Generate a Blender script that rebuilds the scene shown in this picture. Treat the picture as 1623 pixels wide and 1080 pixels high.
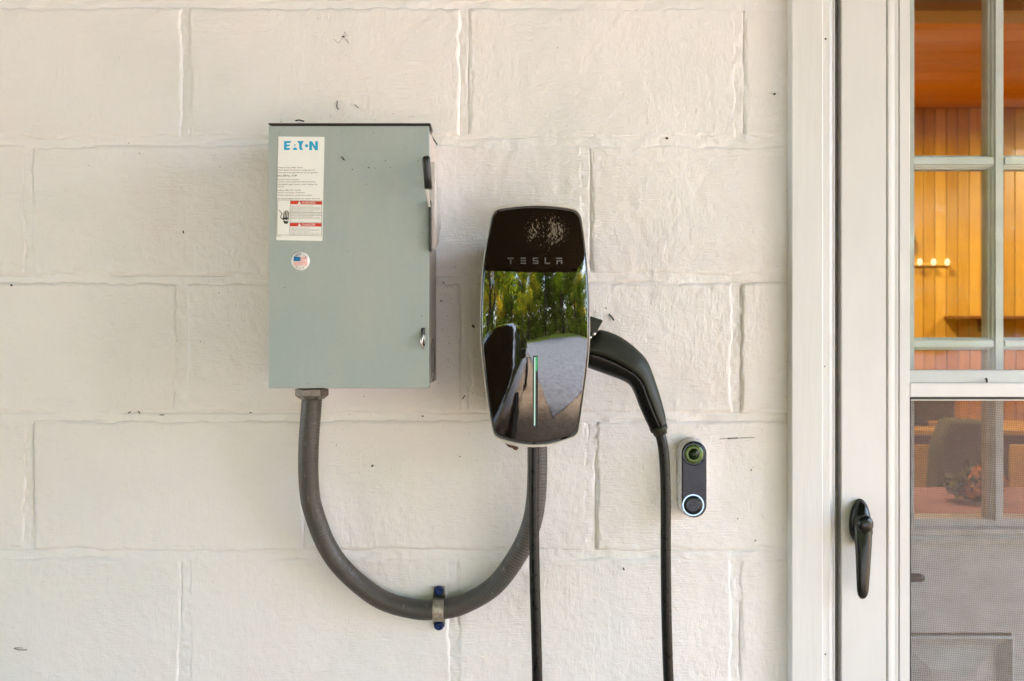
import bpy, bmesh, math, random
import numpy as np
from mathutils import Vector, Matrix
R = math.radians
random.seed(7)
rng = np.random.default_rng(7)
for o in list(bpy.data.objects):
    bpy.data.objects.remove(o, do_unlink=True)
sc = bpy.context.scene
col = sc.collection

# ---------------------------------------------------------------- camera, sky, sun, exposure
CAM_D, CAM_Z, SCL = 1.25, 1.30, 0.925e-3
cam_d = bpy.data.cameras.new('camera')
cam = bpy.data.objects.new('camera', cam_d)
col.objects.link(cam)
cam.location = (0, -CAM_D, CAM_Z)
cam.rotation_euler = (R(90), 0, 0)
cam_d.sensor_width = 36
cam_d.lens = 36 * CAM_D / (1623 * SCL)
cam_d.clip_start = 0.02
cam_d.clip_end = 400
cam_d.dof.use_dof = True
cam_d.dof.focus_distance = 1.19
cam_d.dof.aperture_fstop = 7.1
sc.camera = cam

SUN_EL, SUN_AZ = R(60), R(150)          # azimuth measured from +Y towards +X
world = bpy.data.worlds.new('World')
sc.world = world
world.use_nodes = True
wn = world.node_tree
for n in list(wn.nodes):
    wn.nodes.remove(n)
sky = wn.nodes.new('ShaderNodeTexSky')
sky.sky_type = 'NISHITA'
sky.sun_disc = False
sky.sun_elevation = SUN_EL
sky.sun_rotation = SUN_AZ
sky.dust_density = 2.5
sky.air_density = 1.0
sky.ozone_density = 1.0
bg = wn.nodes.new('ShaderNodeBackground')
bg.inputs['Strength'].default_value = 0.15
wo = wn.nodes.new('ShaderNodeOutputWorld')
wn.links.new(sky.outputs[0], bg.inputs[0])
wn.links.new(bg.outputs[0], wo.inputs[0])

sun_d = bpy.data.lights.new('sun', 'SUN')
sun_d.energy = 1.5
sun_d.angle = R(16)
sun_d.color = (1.0, 0.95, 0.87)
sun = bpy.data.objects.new('sun', sun_d)
col.objects.link(sun)
sdir = Vector((math.sin(SUN_AZ) * math.cos(SUN_EL), math.cos(SUN_AZ) * math.cos(SUN_EL), math.sin(SUN_EL)))
sun.rotation_euler = (-sdir).to_track_quat('-Z', 'Y').to_euler()
sun.location = (3, -6, 8)

sc.view_settings.view_transform = 'Standard'
sc.view_settings.look = 'None'
sc.view_settings.gamma = 1
sc.view_settings.use_curve_mapping = False
sc.view_settings.exposure = 4.06
sc.cycles.max_bounces = 10
sc.cycles.diffuse_bounces = 5
sc.cycles.glossy_bounces = 5
sc.cycles.transparent_max_bounces = 24
sc.cycles.use_denoising = True
sc.cycles.sample_clamp_indirect = 6
sc.cycles.caustics_reflective = False
sc.cycles.caustics_refractive = False

# ---------------------------------------------------------------- helpers
def P(px, py, d=0.0):
    """a point d metres out from the wall face (negative: behind it) seen at a photograph pixel"""
    k = SCL * (CAM_D - d) / CAM_D
    return Vector(((px - 811.5) * k, -d, CAM_Z - (py - 540) * k))

def X(px, d=0.0): return P(px, 540, d).x
def Z(py, d=0.0): return P(811, py, d).z

class MB:
    """collects geometry for ONE mesh object"""
    def __init__(s): s.v = []; s.f = []; s.sm = []
    def add(s, vs, fs, smooth=False):
        n = len(s.v)
        s.v += [tuple(v) for v in vs]
        s.f += [tuple(i + n for i in f) for f in fs]
        s.sm += [smooth] * len(fs)
        return s
    def box(s, x0, x1, y0, y1, z0, z1):
        x0, x1 = sorted((x0, x1)); y0, y1 = sorted((y0, y1)); z0, z1 = sorted((z0, z1))
        vs = [(x0,y0,z0),(x1,y0,z0),(x1,y1,z0),(x0,y1,z0),(x0,y0,z1),(x1,y0,z1),(x1,y1,z1),(x0,y1,z1)]
        return s.add(vs, [(0,3,2,1),(4,5,6,7),(0,1,5,4),(1,2,6,5),(2,3,7,6),(3,0,4,7)])
    def prism(s, poly, y0, y1, smooth=False):
        """outline in x,z given clockwise or not, extruded along y"""
        a = sum(poly[i][0]*poly[(i+1)%len(poly)][1]-poly[(i+1)%len(poly)][0]*poly[i][1] for i in range(len(poly)))
        if a < 0: poly = poly[::-1]
        n = len(poly); y0, y1 = sorted((y0, y1))
        vs = [(p[0], y0, p[1]) for p in poly] + [(p[0], y1, p[1]) for p in poly]
        fs = [tuple(range(n)), tuple(range(2*n-1, n-1, -1))]
        fs += [(i, i+n, (i+1)%n+n, (i+1)%n) for i in range(n)]
        return s.add(vs, fs, smooth)
    def prof_z(s, poly, z0, z1):
        """closed outline in x,y extruded along z"""
        a = sum(poly[i][0]*poly[(i+1)%len(poly)][1]-poly[(i+1)%len(poly)][0]*poly[i][1] for i in range(len(poly)))
        if a < 0: poly = poly[::-1]
        n = len(poly)
        vs = [(p[0], p[1], z0) for p in poly] + [(p[0], p[1], z1) for p in poly]
        fs = [tuple(range(n-1, -1, -1)), tuple(range(n, 2*n))]
        fs += [(i, (i+1)%n, (i+1)%n+n, i+n) for i in range(n)]
        return s.add(vs, fs)
    def prof_x(s, poly, x0, x1):
        """closed outline in y,z extruded along x"""
        a = sum(poly[i][0]*poly[(i+1)%len(poly)][1]-poly[(i+1)%len(poly)][0]*poly[i][1] for i in range(len(poly)))
        if a < 0: poly = poly[::-1]
        n = len(poly)
        vs = [(x0, p[0], p[1]) for p in poly] + [(x1, p[0], p[1]) for p in poly]
        fs = [tuple(range(n-1, -1, -1)), tuple(range(n, 2*n))]
        fs += [(i, (i+1)%n, (i+1)%n+n, i+n) for i in range(n)]
        return s.add(vs, fs)
    def rings(s, rs, cap=True, smooth=True, closed=True):
        n = len(rs[0]); vs = [p for r in rs for p in r]; fs = []
        for i in range(len(rs)-1):
            for j in range(n if closed else n-1):
                k = (j+1) % n
                fs.append((i*n+j, i*n+k, (i+1)*n+k, (i+1)*n+j))
        s.add(vs, fs, smooth)
        if cap:
            b = len(s.v) - len(vs)
            s.f.append(tuple(b+j for j in range(n-1,-1,-1))); s.sm.append(False)
            s.f.append(tuple(b+(len(rs)-1)*n+j for j in range(n))); s.sm.append(False)
        return s
    def tube(s, path, rad, seg=16, cap=True, ridge=None):
        path = [Vector(p) for p in path]; rs = []
        up = None
        for i, p in enumerate(path):
            t = (path[min(i+1,len(path)-1)] - path[max(i-1,0)]).normalized()
            if up is None:
                up = t.orthogonal().normalized()
            up = (up - t*up.dot(t)).normalized()
            b = t.cross(up)
            r = rad[i] if hasattr(rad, '__len__') else rad
            rs.append([tuple(p + (up*math.cos(a) + b*math.sin(a))*r) for a in [2*math.pi*j/seg for j in range(seg)]])
        return s.rings(rs, cap)
    def lathe(s, c, prof, axis='y', seg=32):
        """prof: (radius, along) with along measured towards the viewer (-y) or up (z)"""
        rs = []
        for r, h in prof:
            ring = []
            for j in range(seg):
                a = 2*math.pi*j/seg
                if axis == 'y': ring.append((c[0]+r*math.cos(a), c[1]-h, c[2]+r*math.sin(a)))
                elif axis == 'z': ring.append((c[0]+r*math.cos(a), c[1]+r*math.sin(a), c[2]+h))
                else: ring.append((c[0]+h, c[1]+r*math.cos(a), c[2]+r*math.sin(a)))
            rs.append(ring)
        return s.rings(rs, True)
    def build(s, name, mat, parent=None, bevel=0, seg=2, recalc=True, auto=None):
        me = bpy.data.meshes.new(name)
        me.from_pydata(s.v, [], s.f)
        me.polygons.foreach_set('use_smooth', s.sm)
        if recalc:
            bm = bmesh.new(); bm.from_mesh(me)
            bmesh.ops.recalc_face_normals(bm, faces=bm.faces[:])
            bm.to_mesh(me); bm.free()
        me.materials.append(mat)
        o = bpy.data.objects.new(name, me)
        col.objects.link(o)
        if parent is not None: attach(o, parent)
        if bevel:
            m = o.modifiers.new('bevel', 'BEVEL'); m.width = bevel; m.segments = seg
            m.limit_method = 'ANGLE'; m.angle_limit = R(40); m.harden_normals = True
        return o

def attach(o, parent):
    o.parent = parent
    if parent.parent is None and parent.type == 'EMPTY':
        o.matrix_parent_inverse = Matrix.Translation(-parent.location)

def tag(o, label=None, cat=None, group=None, kind=None):
    if label: o['label'] = label
    if cat: o['category'] = cat
    if group: o['group'] = group
    if kind: o['kind'] = kind
    return o

def thing(name, label, cat, loc, group=None):
    o = bpy.data.objects.new(name, None)
    o.empty_display_size = 0.05
    col.objects.link(o); o.location = loc
    return tag(o, label, cat, group)

def catmull(pts, n=8, closed=False):
    pts = [Vector(p) for p in pts]; out = []
    m = len(pts)
    rngi = range(m if closed else m-1)
    for i in rngi:
        if closed: p0,p1,p2,p3 = pts[(i-1)%m],pts[i],pts[(i+1)%m],pts[(i+2)%m]
        else: p0,p1,p2,p3 = pts[max(i-1,0)],pts[i],pts[i+1],pts[min(i+2,m-1)]
        for k in range(n):
            t = k/n
            out.append(0.5*((2*p1)+(p2-p0)*t+(2*p0-5*p1+4*p2-p3)*t*t+(-p0+3*p1-3*p2+p3)*t**3))
    if not closed: out.append(pts[-1])
    return out

def resample(pts, n):
    pts = [Vector(p) for p in pts]
    L = [0]
    for a, b in zip(pts, pts[1:]): L.append(L[-1] + (b-a).length)
    out = []
    j = 0
    for i in range(n):
        t = L[-1]*i/(n-1)
        while j < len(L)-2 and L[j+1] < t: j += 1
        k = (t-L[j])/max(1e-9, L[j+1]-L[j])
        out.append(pts[j].lerp(pts[j+1], k))
    return out

def rrect(x0, x1, z0, z1, r, n=6):
    out = []
    for cx, cz, a0 in ((x1-r,z1-r,0),(x0+r,z1-r,90),(x0+r,z0+r,180),(x1-r,z0+r,270)):
        for k in range(n+1):
            a = R(a0+90*k/n); out.append((cx+r*math.cos(a), cz+r*math.sin(a)))
    return out

_font_cache = {}
def text_geo(txt):
    """outline faces of a text, normalised to its bounding box"""
    if txt in _font_cache: return _font_cache[txt]
    cu = bpy.data.curves.new('t', 'FONT'); cu.body = txt; cu.resolution_u = 2; cu.offset = .012 if len(txt) > 9 else 0
    ob = bpy.data.objects.new('t', cu); col.objects.link(ob)
    bpy.context.view_layer.update()
    dg = bpy.context.evaluated_depsgraph_get()
    me = bpy.data.meshes.new_from_object(ob.evaluated_get(dg))
    vs = np.array([v.co[:2] for v in me.vertices]); fs = [tuple(p.vertices) for p in me.polygons]
    bpy.data.objects.remove(ob); bpy.data.curves.remove(cu); bpy.data.meshes.remove(me)
    _font_cache[txt] = (vs, fs)
    return vs, fs

def put_text(mb, txt, px0, px1, py0, py1, d, skew=0.0):
    vs, fs = text_geo(txt)
    mn, mx = vs.min(0), vs.max(0)
    u = (vs - mn)/(mx-mn)
    out = []
    for a, b in u:
        out.append(tuple(P(px0+(px1-px0)*a + skew*(1-b), py1+(py0-py1)*b, d)))
    mb.add(out, fs)

# value noise on numpy arrays
_tabs = {}
def vnoise(x, z, seed=0):
    if seed not in _tabs:
        _tabs[seed] = np.random.default_rng(1000+seed).random((256, 256))
    T = _tabs[seed]
    xi = np.floor(x).astype(int); zi = np.floor(z).astype(int)
    fx = x-xi; fz = z-zi
    fx = fx*fx*fx*(fx*(fx*6-15)+10); fz = fz*fz*fz*(fz*(fz*6-15)+10)
    g = lambda a, b: T[a & 255, b & 255]
    return ((g(xi,zi)*(1-fx)+g(xi+1,zi)*fx)*(1-fz) + (g(xi,zi+1)*(1-fx)+g(xi+1,zi+1)*fx)*fz)*2-1

def sstep(a, b, x):
    t = np.clip((x-a)/(b-a), 0, 1); return t*t*(3-2*t)

def grid_obj(name, xs, zs, hfun, mat, parent=None):
    """a displaced sheet facing the viewer: y = -h(x, z)"""
    gx, gz = np.meshgrid(xs, zs)
    h = hfun(gx, gz)
    nx, nz = len(xs), len(zs)
    co = np.stack([gx, -h, gz], -1).reshape(-1, 3)
    idx = np.arange(nx*nz).reshape(nz, nx)
    q = np.stack([idx[:-1,:-1], idx[:-1,1:], idx[1:,1:], idx[1:,:-1]], -1).reshape(-1, 4)
    me = bpy.data.meshes.new(name)
    me.vertices.add(len(co)); me.vertices.foreach_set('co', co.ravel())
    me.loops.add(q.size); me.loops.foreach_set('vertex_index', q.ravel())
    me.polygons.add(len(q)); me.polygons.foreach_set('loop_start', np.arange(0, q.size, 4))
    me.polygons.foreach_set('use_smooth', np.ones(len(q), bool))
    me.update(calc_edges=True)
    me.materials.append(mat)
    o = bpy.data.objects.new(name, me); col.objects.link(o)
    if parent is not None: attach(o, parent)
    return o

# ---------------------------------------------------------------- materials
class NT:
    def __init__(s, name):
        s.m = bpy.data.materials.new(name); s.m.use_nodes = True
        s.t = s.m.node_tree; s.n = s.t.nodes
        s.b = s.n['Principled BSDF']; s.out = s.n['Material Output']
    def new(s, typ, **kw):
        n = s.n.new('ShaderNode'+typ)
        for k, v in kw.items():
            if k.startswith('i_'):
                key = k[2:]
                n.inputs[int(key) if key.isdigit() else key.replace('_', ' ')].default_value = v
            else: setattr(n, k, v)
        return n
    def link(s, a, b): s.t.links.new(a, b)
    def coord(s, scale=(1,1,1), rot=(0,0,0), loc=(0,0,0)):
        g = s.new('NewGeometry'); mp = s.new('Mapping')
        mp.inputs['Scale'].default_value = scale; mp.inputs['Rotation'].default_value = rot
        mp.inputs['Location'].default_value = loc
        s.link(g.outputs['Position'], mp.inputs[0]); return mp.outputs[0]
    def ocoord(s, scale=(1,1,1), rot=(0,0,0)):
        g = s.new('TexCoord'); mp = s.new('Mapping')
        mp.inputs['Scale'].default_value = scale; mp.inputs['Rotation'].default_value = rot
        s.link(g.outputs['Object'], mp.inputs[0]); return mp.outputs[0]
    def noise(s, vec, scale, detail=3, rough=.55, dist=0.0):
        n = s.new('TexNoise'); s.link(vec, n.inputs['Vector'])
        n.inputs['Scale'].default_value = scale; n.inputs['Detail'].default_value = detail
        n.inputs['Roughness'].default_value = rough; n.inputs['Distortion'].default_value = dist
        return n.outputs['Fac']
    def ramp(s, fac, stops):
        r = s.new('ValToRGB'); e = r.color_ramp.elements
        while len(e) < len(stops): e.new(0.5)
        for el, (p, c) in zip(e, stops):
            el.position = p; el.color = (c if len(c) == 4 else (*c, 1)) if hasattr(c, '__len__') else (c, c, c, 1)
        s.link(fac, r.inputs[0]); return r.outputs[0]
    def math(s, op, a, b=0.0, clamp=False):
        n = s.new('Math', operation=op, use_clamp=clamp)
        for i, v in enumerate((a, b)):
            if isinstance(v, (int, float)): n.inputs[i].default_value = v
            else: s.link(v, n.inputs[i])
        return n.outputs[0]
    def mix(s, fac, a, b, mode='MIX'):
        n = s.new('Mix', data_type='RGBA', blend_type=mode)
        for i, v in ((0, fac), (6, a), (7, b)):
            if isinstance(v, (int, float)): n.inputs[i].default_value = v
            elif hasattr(v, '__len__'): n.inputs[i].default_value = (*v, 1) if len(v) == 3 else v
            else: s.link(v, n.inputs[i])
        return n.outputs[2]
    def base(s, c, rough=.5, metal=0, spec=.5):
        if hasattr(c, '__len__'): s.b.inputs['Base Color'].default_value = (*c, 1)
        else: s.link(c, s.b.inputs['Base Color'])
        if isinstance(rough, (int, float)): s.b.inputs['Roughness'].default_value = rough
        else: s.link(rough, s.b.inputs['Roughness'])
        s.b.inputs['Metallic'].default_value = metal
        s.b.inputs['Specular IOR Level'].default_value = spec
        return s
    def bump(s, hgt, dist, strength=1.0, prev=None):
        b = s.new('Bump'); b.inputs['Distance'].default_value = dist; b.inputs['Strength'].default_value = strength
        s.link(hgt, b.inputs['Height'])
        if prev is not None: s.link(prev, b.inputs['Normal'])
        s.link(b.outputs[0], s.b.inputs['Normal']); return b.outputs[0]

def simple(name, c, rough=.5, metal=0, spec=.5, var=.12, nscale=60, bump=0.0, speck=0.0, scale=(1,1,1)):
    t = NT(name); v = t.coord(scale)
    n = t.noise(v, nscale, 4)
    f = t.ramp(n, [(.3, 1-var), (.7, 1+var*.4)])
    cc = t.mix(1.0, (*c,), f, 'MULTIPLY')
    if speck:
        w = t.new('TexVoronoi', feature='F1'); t.link(t.coord(), w.inputs['Vector']); w.inputs['Scale'].default_value = 90
        lo = t.noise(t.coord(), 9, 2)
        thr = t.math('MULTIPLY', t.ramp(lo, [(.45, 0), (.75, 1)]), speck)
        hit = t.math('LESS_THAN', w.outputs['Distance'], thr)
        cc = t.mix(hit, cc, (.05, .035, .025))
    rr = t.ramp(n, [(.3, max(0, rough-.06)), (.7, min(1, rough+.06))])
    t.base(cc, rr, metal, spec)
    if bump: t.bump(n, bump)
    return t.m

def emit(name, c, strength):
    t = NT(name); t.base((.02,.02,.02), .4)
    t.b.inputs['Emission Color'].default_value = (*c, 1)
    t.b.inputs['Emission Strength'].default_value = strength
    return t.m

M = {}
def make_wall_paint(name, col3, horizontal):
    t = NT(name)
    v = t.coord()
    hs = t.coord((1, 1, 1) if not horizontal else (.28, 1, 1))
    vs = t.coord((1, 1, .22), rot=(0, R(7), 0))
    n_f = t.noise(v, 420, 3, .6)
    n_m = t.noise(v, 95, 4, .6, .4)
    n_h = t.noise(t.coord((.10, 1, 1)), 480, 3, .6)
    n_v = t.noise(vs, 170, 4, .6, .9)
    where = t.ramp(t.noise(v, 5.5, 2), [(.42, 0), (.58, 1)])          # horizontal brush marks here, drips there
    b1 = t.math('MULTIPLY', n_h, where)
    b2 = t.math('MULTIPLY', n_v, t.math('SUBTRACT', 1.0, where))
    brush = t.math('ADD', b1, t.math('MULTIPLY', b2, 1.0))
    ridge = t.math('ABSOLUTE', t.math('SUBTRACT', t.noise(v, 62, 3, .55, 1.2), .5))
    ridge = t.math('SUBTRACT', 1.0, t.math('MULTIPLY', ridge, 6.0), True)
    ridge = t.math('MULTIPLY', ridge, t.ramp(t.noise(v, 11, 2), [(.52, 0), (.68, 1)]))
    hgt = t.math('ADD', t.math('MULTIPLY', n_f, .22), t.math('MULTIPLY', n_m, .6))
    hgt = t.math('ADD', hgt, t.math('MULTIPLY', brush, .55))
    hgt = t.math('ADD', hgt, t.math('MULTIPLY', ridge, .16))
    tone = t.ramp(t.noise(v, 4.5, 4), [(.3, (.94, .955, .95)), (.5, (1, 1, 1)), (.72, (1.0, .965, .95))])
    cc = t.mix(1.0, (*col3,), tone, 'MULTIPLY')
    # grime caught in the relief, fly specks
    pit = t.ramp(n_m, [(.22, 1), (.34, 0)])
    cc = t.mix(t.math('MULTIPLY', pit, .22), cc, (.36, .30, .24))
    w = t.new('TexVoronoi', feature='F1'); t.link(v, w.inputs['Vector']); w.inputs['Scale'].default_value = 70
    gate = t.ramp(t.noise(v, 13, 3), [(.54, 0), (.74, 1)])
    wn2 = t.new('TexWhiteNoise'); t.link(w.outputs['Position'], wn2.inputs['Vector'])
    size = t.math('MULTIPLY', t.math('MULTIPLY', gate, .11), wn2.outputs['Value'])
    hit = t.math('LESS_THAN', w.outputs['Distance'], size)
    cc = t.mix(t.math('MULTIPLY', hit, .85), cc, (.06, .045, .035))
    t.base(cc, t.ramp(n_m, [(.3, .42), (.7, .56)]), 0, .35)
    t.bump(hgt, .0020, 1.0)
    return t.m
M['block'] = make_wall_paint('painted_block', (.79, .75, .73), False)
M['mortar'] = make_wall_paint('painted_mortar', (.795, .76, .745), True)
M['trim'] = simple('trim_paint', (.67, .655, .635), .42, var=.05, nscale=60, bump=.0008, speck=.04, scale=(1,1,.08))
M['vinyl'] = simple('storm_door_white', (.665, .65, .635), .34, var=.04, nscale=26, bump=.0006, speck=.035, scale=(1,1,.3))
M['inner'] = simple('inner_door_paint', (.60, .64, .64), .4, var=.06, nscale=30, bump=.0004, speck=.05)
M['ledge'] = simple('ledge_metal', (.62, .62, .585), .35, var=.07, nscale=40, speck=.09)
M['jamb'] = simple('shade_grey_trim', (.50, .49, .475), .4, var=.06, nscale=12)  # casing moulding beside the door, its shade put into a greyer colour
M['gasket'] = simple('black_gasket', (.012, .012, .013), .6, var=.2)
M['gap'] = simple('weather_strip', (.30, .29, .27), .6, var=.2)
def make_box_paint():
    t = NT('grey_green_enamel'); v = t.coord()
    n = t.noise(v, 900, 2, .5); big = t.noise(v, 7, 3)
    c = t.mix(1.0, (.345, .392, .378), t.ramp(big, [(.3, (.93, .95, .96)), (.7, (1.03, 1.01, .98))]), 'MULTIPLY')
    c = t.mix(1.0, c, t.ramp(n, [(.3, .95), (.7, 1.03)]), 'MULTIPLY')
    w = t.new('TexVoronoi', feature='F1'); t.link(v, w.inputs['Vector']); w.inputs['Scale'].default_value = 95
    gate = t.ramp(t.noise(t.coord(loc=(3,1,2)), 9, 3), [(.50, 0), (.72, 1)])
    wn2 = t.new('TexWhiteNoise'); t.link(w.outputs['Position'], wn2.inputs['Vector'])
    size = t.math('MULTIPLY', t.math('MULTIPLY', gate, .12), wn2.outputs['Value'])
    hit = t.math('LESS_THAN', w.outputs['Distance'], size)
    c = t.mix(hit, c, (.04, .035, .03))
    dust = t.ramp(t.noise(t.coord((1, 1, .25), rot=(0, R(9), 0)), 26, 5, .65), [(.45, 0), (.75, .36)])
    c = t.mix(dust, c, (.46, .44, .38))
    scr = t.ramp(t.noise(t.coord((1, 1, .05), rot=(0, R(-35), 0)), 330, 2, .5), [(.74, 0), (.78, .3)])
    c = t.mix(scr, c, (.5, .5, .46))
    t.base(c, t.ramp(t.noise(v, 22, 4), [(.3, .34), (.7, .52)]), 0, .5)
    dent = t.noise(v, 5.5, 2)
    pb = t.bump(n, .00025, .5)
    t.bump(dent, .006, .5, pb)
    return t.m
M['box'] = make_box_paint()
M['box_side'] = simple('pale_side_steel', (.56, .49, .44), .5, var=.12, nscale=40, bump=.0006, speck=.10)  # enclosure sides, paler and warmer than the cover enamel
M['dark_edge'] = simple('dark_hood_edge', (.06, .045, .035), .6, var=.3)
M['black'] = simple('black_plastic', (.015, .015, .015), .35, var=.2)
M['steel'] = simple('zinc_steel', (.5, .49, .46), .32, 1.0, var=.15)
M['sticker'] = simple('sticker_white', (.83, .81, .78), .35, var=.02, nscale=30)
M['ink_blue'] = simple('ink_cyan', (.012, .36, .60), .4, var=.05)
M['ink_grey'] = simple('ink_grey', (.20, .17, .16), .5, var=.1)
M['ink_black'] = simple('ink_black', (.03, .03, .03), .5, var=.1)
M['ink_red'] = simple('ink_red', (.60, .035, .02), .4, var=.08)
M['ink_pink'] = simple('ink_pale_red', (.75, .22, .20), .4, var=.08)
M['ink_navy'] = simple('ink_flag_blue', (.01, .14, .36), .4, var=.08)
def make_conduit():
    t = NT('grey_conduit'); v = t.coord()
    n = t.noise(v, 120, 4, .6); big = t.noise(v, 14, 3)
    c = t.ramp(big, [(.3, (.052, .050, .041)), (.7, (.070, .056, .047))])
    sc_ = t.ramp(t.noise(t.coord((1, 1, .35)), 160, 3, .6), [(.66, 0), (.74, 1)])
    c = t.mix(t.math('MULTIPLY', sc_, .35), c, (.34, .32, .29))
    t.base(c, t.ramp(n, [(.3, .38), (.7, .55)]), 0, .45)
    t.bump(n, .0005, .5)
    return t.m
M['conduit'] = make_conduit()
M['cast'] = simple('zinc_casting', (.20, .175, .145), .42, .7, var=.45, nscale=130, bump=.0008)
M['strap'] = simple('weathered_strap', (.42, .37, .29), .42, .65, var=.4, nscale=150, bump=.0006)
M['screw'] = simple('blue_screw', (.008, .03, .13), .28, .5, var=.4, nscale=260)
M['cable'] = simple('black_cable', (.010, .010, .008), .30, 0, .22, var=.35, nscale=90, bump=.0002)
M['shell'] = simple('olive_black_plastic', (.020, .021, .012), .5, 0, .28, var=.18, nscale=120, bump=.00012, speck=.02)
M['grip'] = simple('glossy_black_grip', (.006, .006, .005), .2, 0, .25, var=.2, nscale=60)
M['rim'] = simple('pale_satin_rim', (.60, .56, .50), .35, .0, var=.05)
M['letter'] = simple('satin_silver_lettering', (.085, .08, .07), .5, .0, var=.05)
def make_charger_glass():
    t = NT('black_mirror_glass'); v = t.coord()
    # tan streaks leaning to the lower right, densest near the top middle
    st = t.coord((1, 1, .34), rot=(0, R(-24), 0))
    n = t.noise(st, 760, 4, .66, .2)
    cx, cz = P(862, 366, .15).x, P(862, 366, .15).z
    g = t.new('NewGeometry'); d = t.new('VectorMath', operation='SUBTRACT'); d.inputs[1].default_value = (cx, -.15, cz)
    t.link(g.outputs['Position'], d.inputs[0])
    sp = t.new('SeparateXYZ'); t.link(d.outputs[0], sp.inputs[0])
    ex = t.math('POWER', t.math('ABSOLUTE', t.math('DIVIDE', sp.outputs[0], .034)), 2)
    ez = t.math('POWER', t.math('ABSOLUTE', t.math('DIVIDE', sp.outputs[2], .025)), 2)
    r2 = t.math('ADD', ex, ez)
    blob = t.math('SUBTRACT', 1.0, t.math('MULTIPLY', r2, .55), True)
    ex2 = t.math('POWER', t.math('ABSOLUTE', t.math('DIVIDE', sp.outputs[0], .075)), 2)
    ez2 = t.math('POWER', t.math('ABSOLUTE', t.math('DIVIDE', t.math('ADD', sp.outputs[2], .02), .055)), 2)
    halo = t.math('MULTIPLY', t.math('SUBTRACT', 1.0, t.math('ADD', ex2, ez2), True), .36)
    # lower left corner too
    zz = t.math('ADD', sp.outputs[2], .245); xx = t.math('ADD', sp.outputs[0], .058)
    r3 = t.math('ADD', t.math('POWER', t.math('ABSOLUTE', t.math('DIVIDE', xx, .020)), 2), t.math('POWER', t.math('ABSOLUTE', t.math('DIVIDE', zz, .06)), 2))
    low = t.math('MULTIPLY', t.math('SUBTRACT', 1.0, r3, True), .42)
    dens = t.math('MAXIMUM', t.math('MULTIPLY', t.math('MAXIMUM', blob, halo), t.ramp(t.noise(st, 55, 3), [(.34, .6), (.6, 1.15)])), low)
    lvl = t.math('SUBTRACT', .80, t.math('MULTIPLY', dens, .36))
    hit = t.math('MULTIPLY', t.math('SUBTRACT', n, lvl), 14.0, True)
    c = t.mix(hit, (.010, .0065, .0035), (.15, .115, .075))
    rough = t.math('ADD', t.math('MULTIPLY', hit, .5), .015)
    t.base(c, rough, 0, .5)
    t.b.inputs['IOR'].default_value = 1.78
    wav = t.noise(t.coord((1.6, 1, .55), rot=(0, R(12), 0)), 46, 3, .6)
    t.bump(wav, .00012, .5)
    return t.m
M['mirror'] = make_charger_glass()
M['bar'] = emit('light_bar_white', (.66, 1.0, .80), .055)
M['bar_green'] = emit('light_bar_green', (.02, .75, .22), .03)
M['ring'] = emit('ring_light', (.55, .76, 1.0), .085)
M['bell_white'] = simple('doorbell_white', (.60, .58, .56), .3, var=.03)
M['bell_face'] = simple('doorbell_face', (.018, .016, .026), .28, 0, .3, var=.5, nscale=55)
M['lens_green'] = simple('lens_coating', (.07, .11, .018), .25, .3, var=.3, nscale=50)
M['lens_dark'] = simple('lens_dark', (.010, .022, .006), .2, 0, .2, var=.3)
M['bell_navy'] = simple('doorbell_button', (.004, .007, .014), .1, 0, .3, var=.2)
M['handle'] = simple('glossy_black_handle', (.007, .008, .005), .22, 0, .35, var=.15)
M['leaf_dead'] = simple('dead_leaf', (.16, .07, .03), .7, var=.5, nscale=300)
M['debris'] = simple('debris', (.05, .035, .025), .8, var=.4, nscale=300)

def make_pane(name, tint, refl, dust):
    t = NT(name)
    lw = t.new('LayerWeight'); lw.inputs[0].default_value = .5
    f = t.math('POWER', lw.outputs['Facing'], 5.0)
    f = t.math('ADD', t.math('MULTIPLY', f, .9), refl)
    tr = t.new('BsdfTransparent'); tr.inputs[0].default_value = (*tint, 1)
    gl = t.new('BsdfGlossy'); gl.inputs['Roughness'].default_value = .03
    wv = t.noise(t.coord((1, 1, .8), rot=(0, R(35), 0)), 7, 3, .5)
    bp = t.new('Bump'); bp.inputs['Distance'].default_value = .004; bp.inputs['Strength'].default_value = .25
    t.link(wv, bp.inputs['Height']); t.link(bp.outputs[0], gl.inputs['Normal'])
    mx = t.new('MixShader'); t.link(f, mx.inputs[0]); t.link(tr.outputs[0], mx.inputs[1]); t.link(gl.outputs[0], mx.inputs[2])
    # dust film with wiped diagonal streaks and specks
    df = t.new('BsdfDiffuse'); df.inputs[0].default_value = (.62, .56, .46, 1)
    st = t.ramp(t.noise(t.coord((.35, 1, 2.2), rot=(0, R(32), 0)), 6, 4, .6), [(.48, 0), (.8, 1)])
    sp = t.ramp(t.noise(t.coord(), 300, 2, .6), [(.70, 0), (.76, 1)])
    dd = t.math('ADD', t.math('MULTIPLY', st, dust), t.math('MULTIPLY', sp, dust*2.2))
    m2 = t.new('MixShader'); t.link(dd, m2.inputs[0]); t.link(mx.outputs[0], m2.inputs[1]); t.link(df.outputs[0], m2.inputs[2])
    t.link(m2.outputs[0], t.out.inputs[0])
    return t.m
M['pane_storm'] = make_pane('storm_glass', (.97, .97, .95), .024, .06)
M['pane_inner'] = make_pane('inner_glass', (.96, .96, .94), .003, .04)
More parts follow.
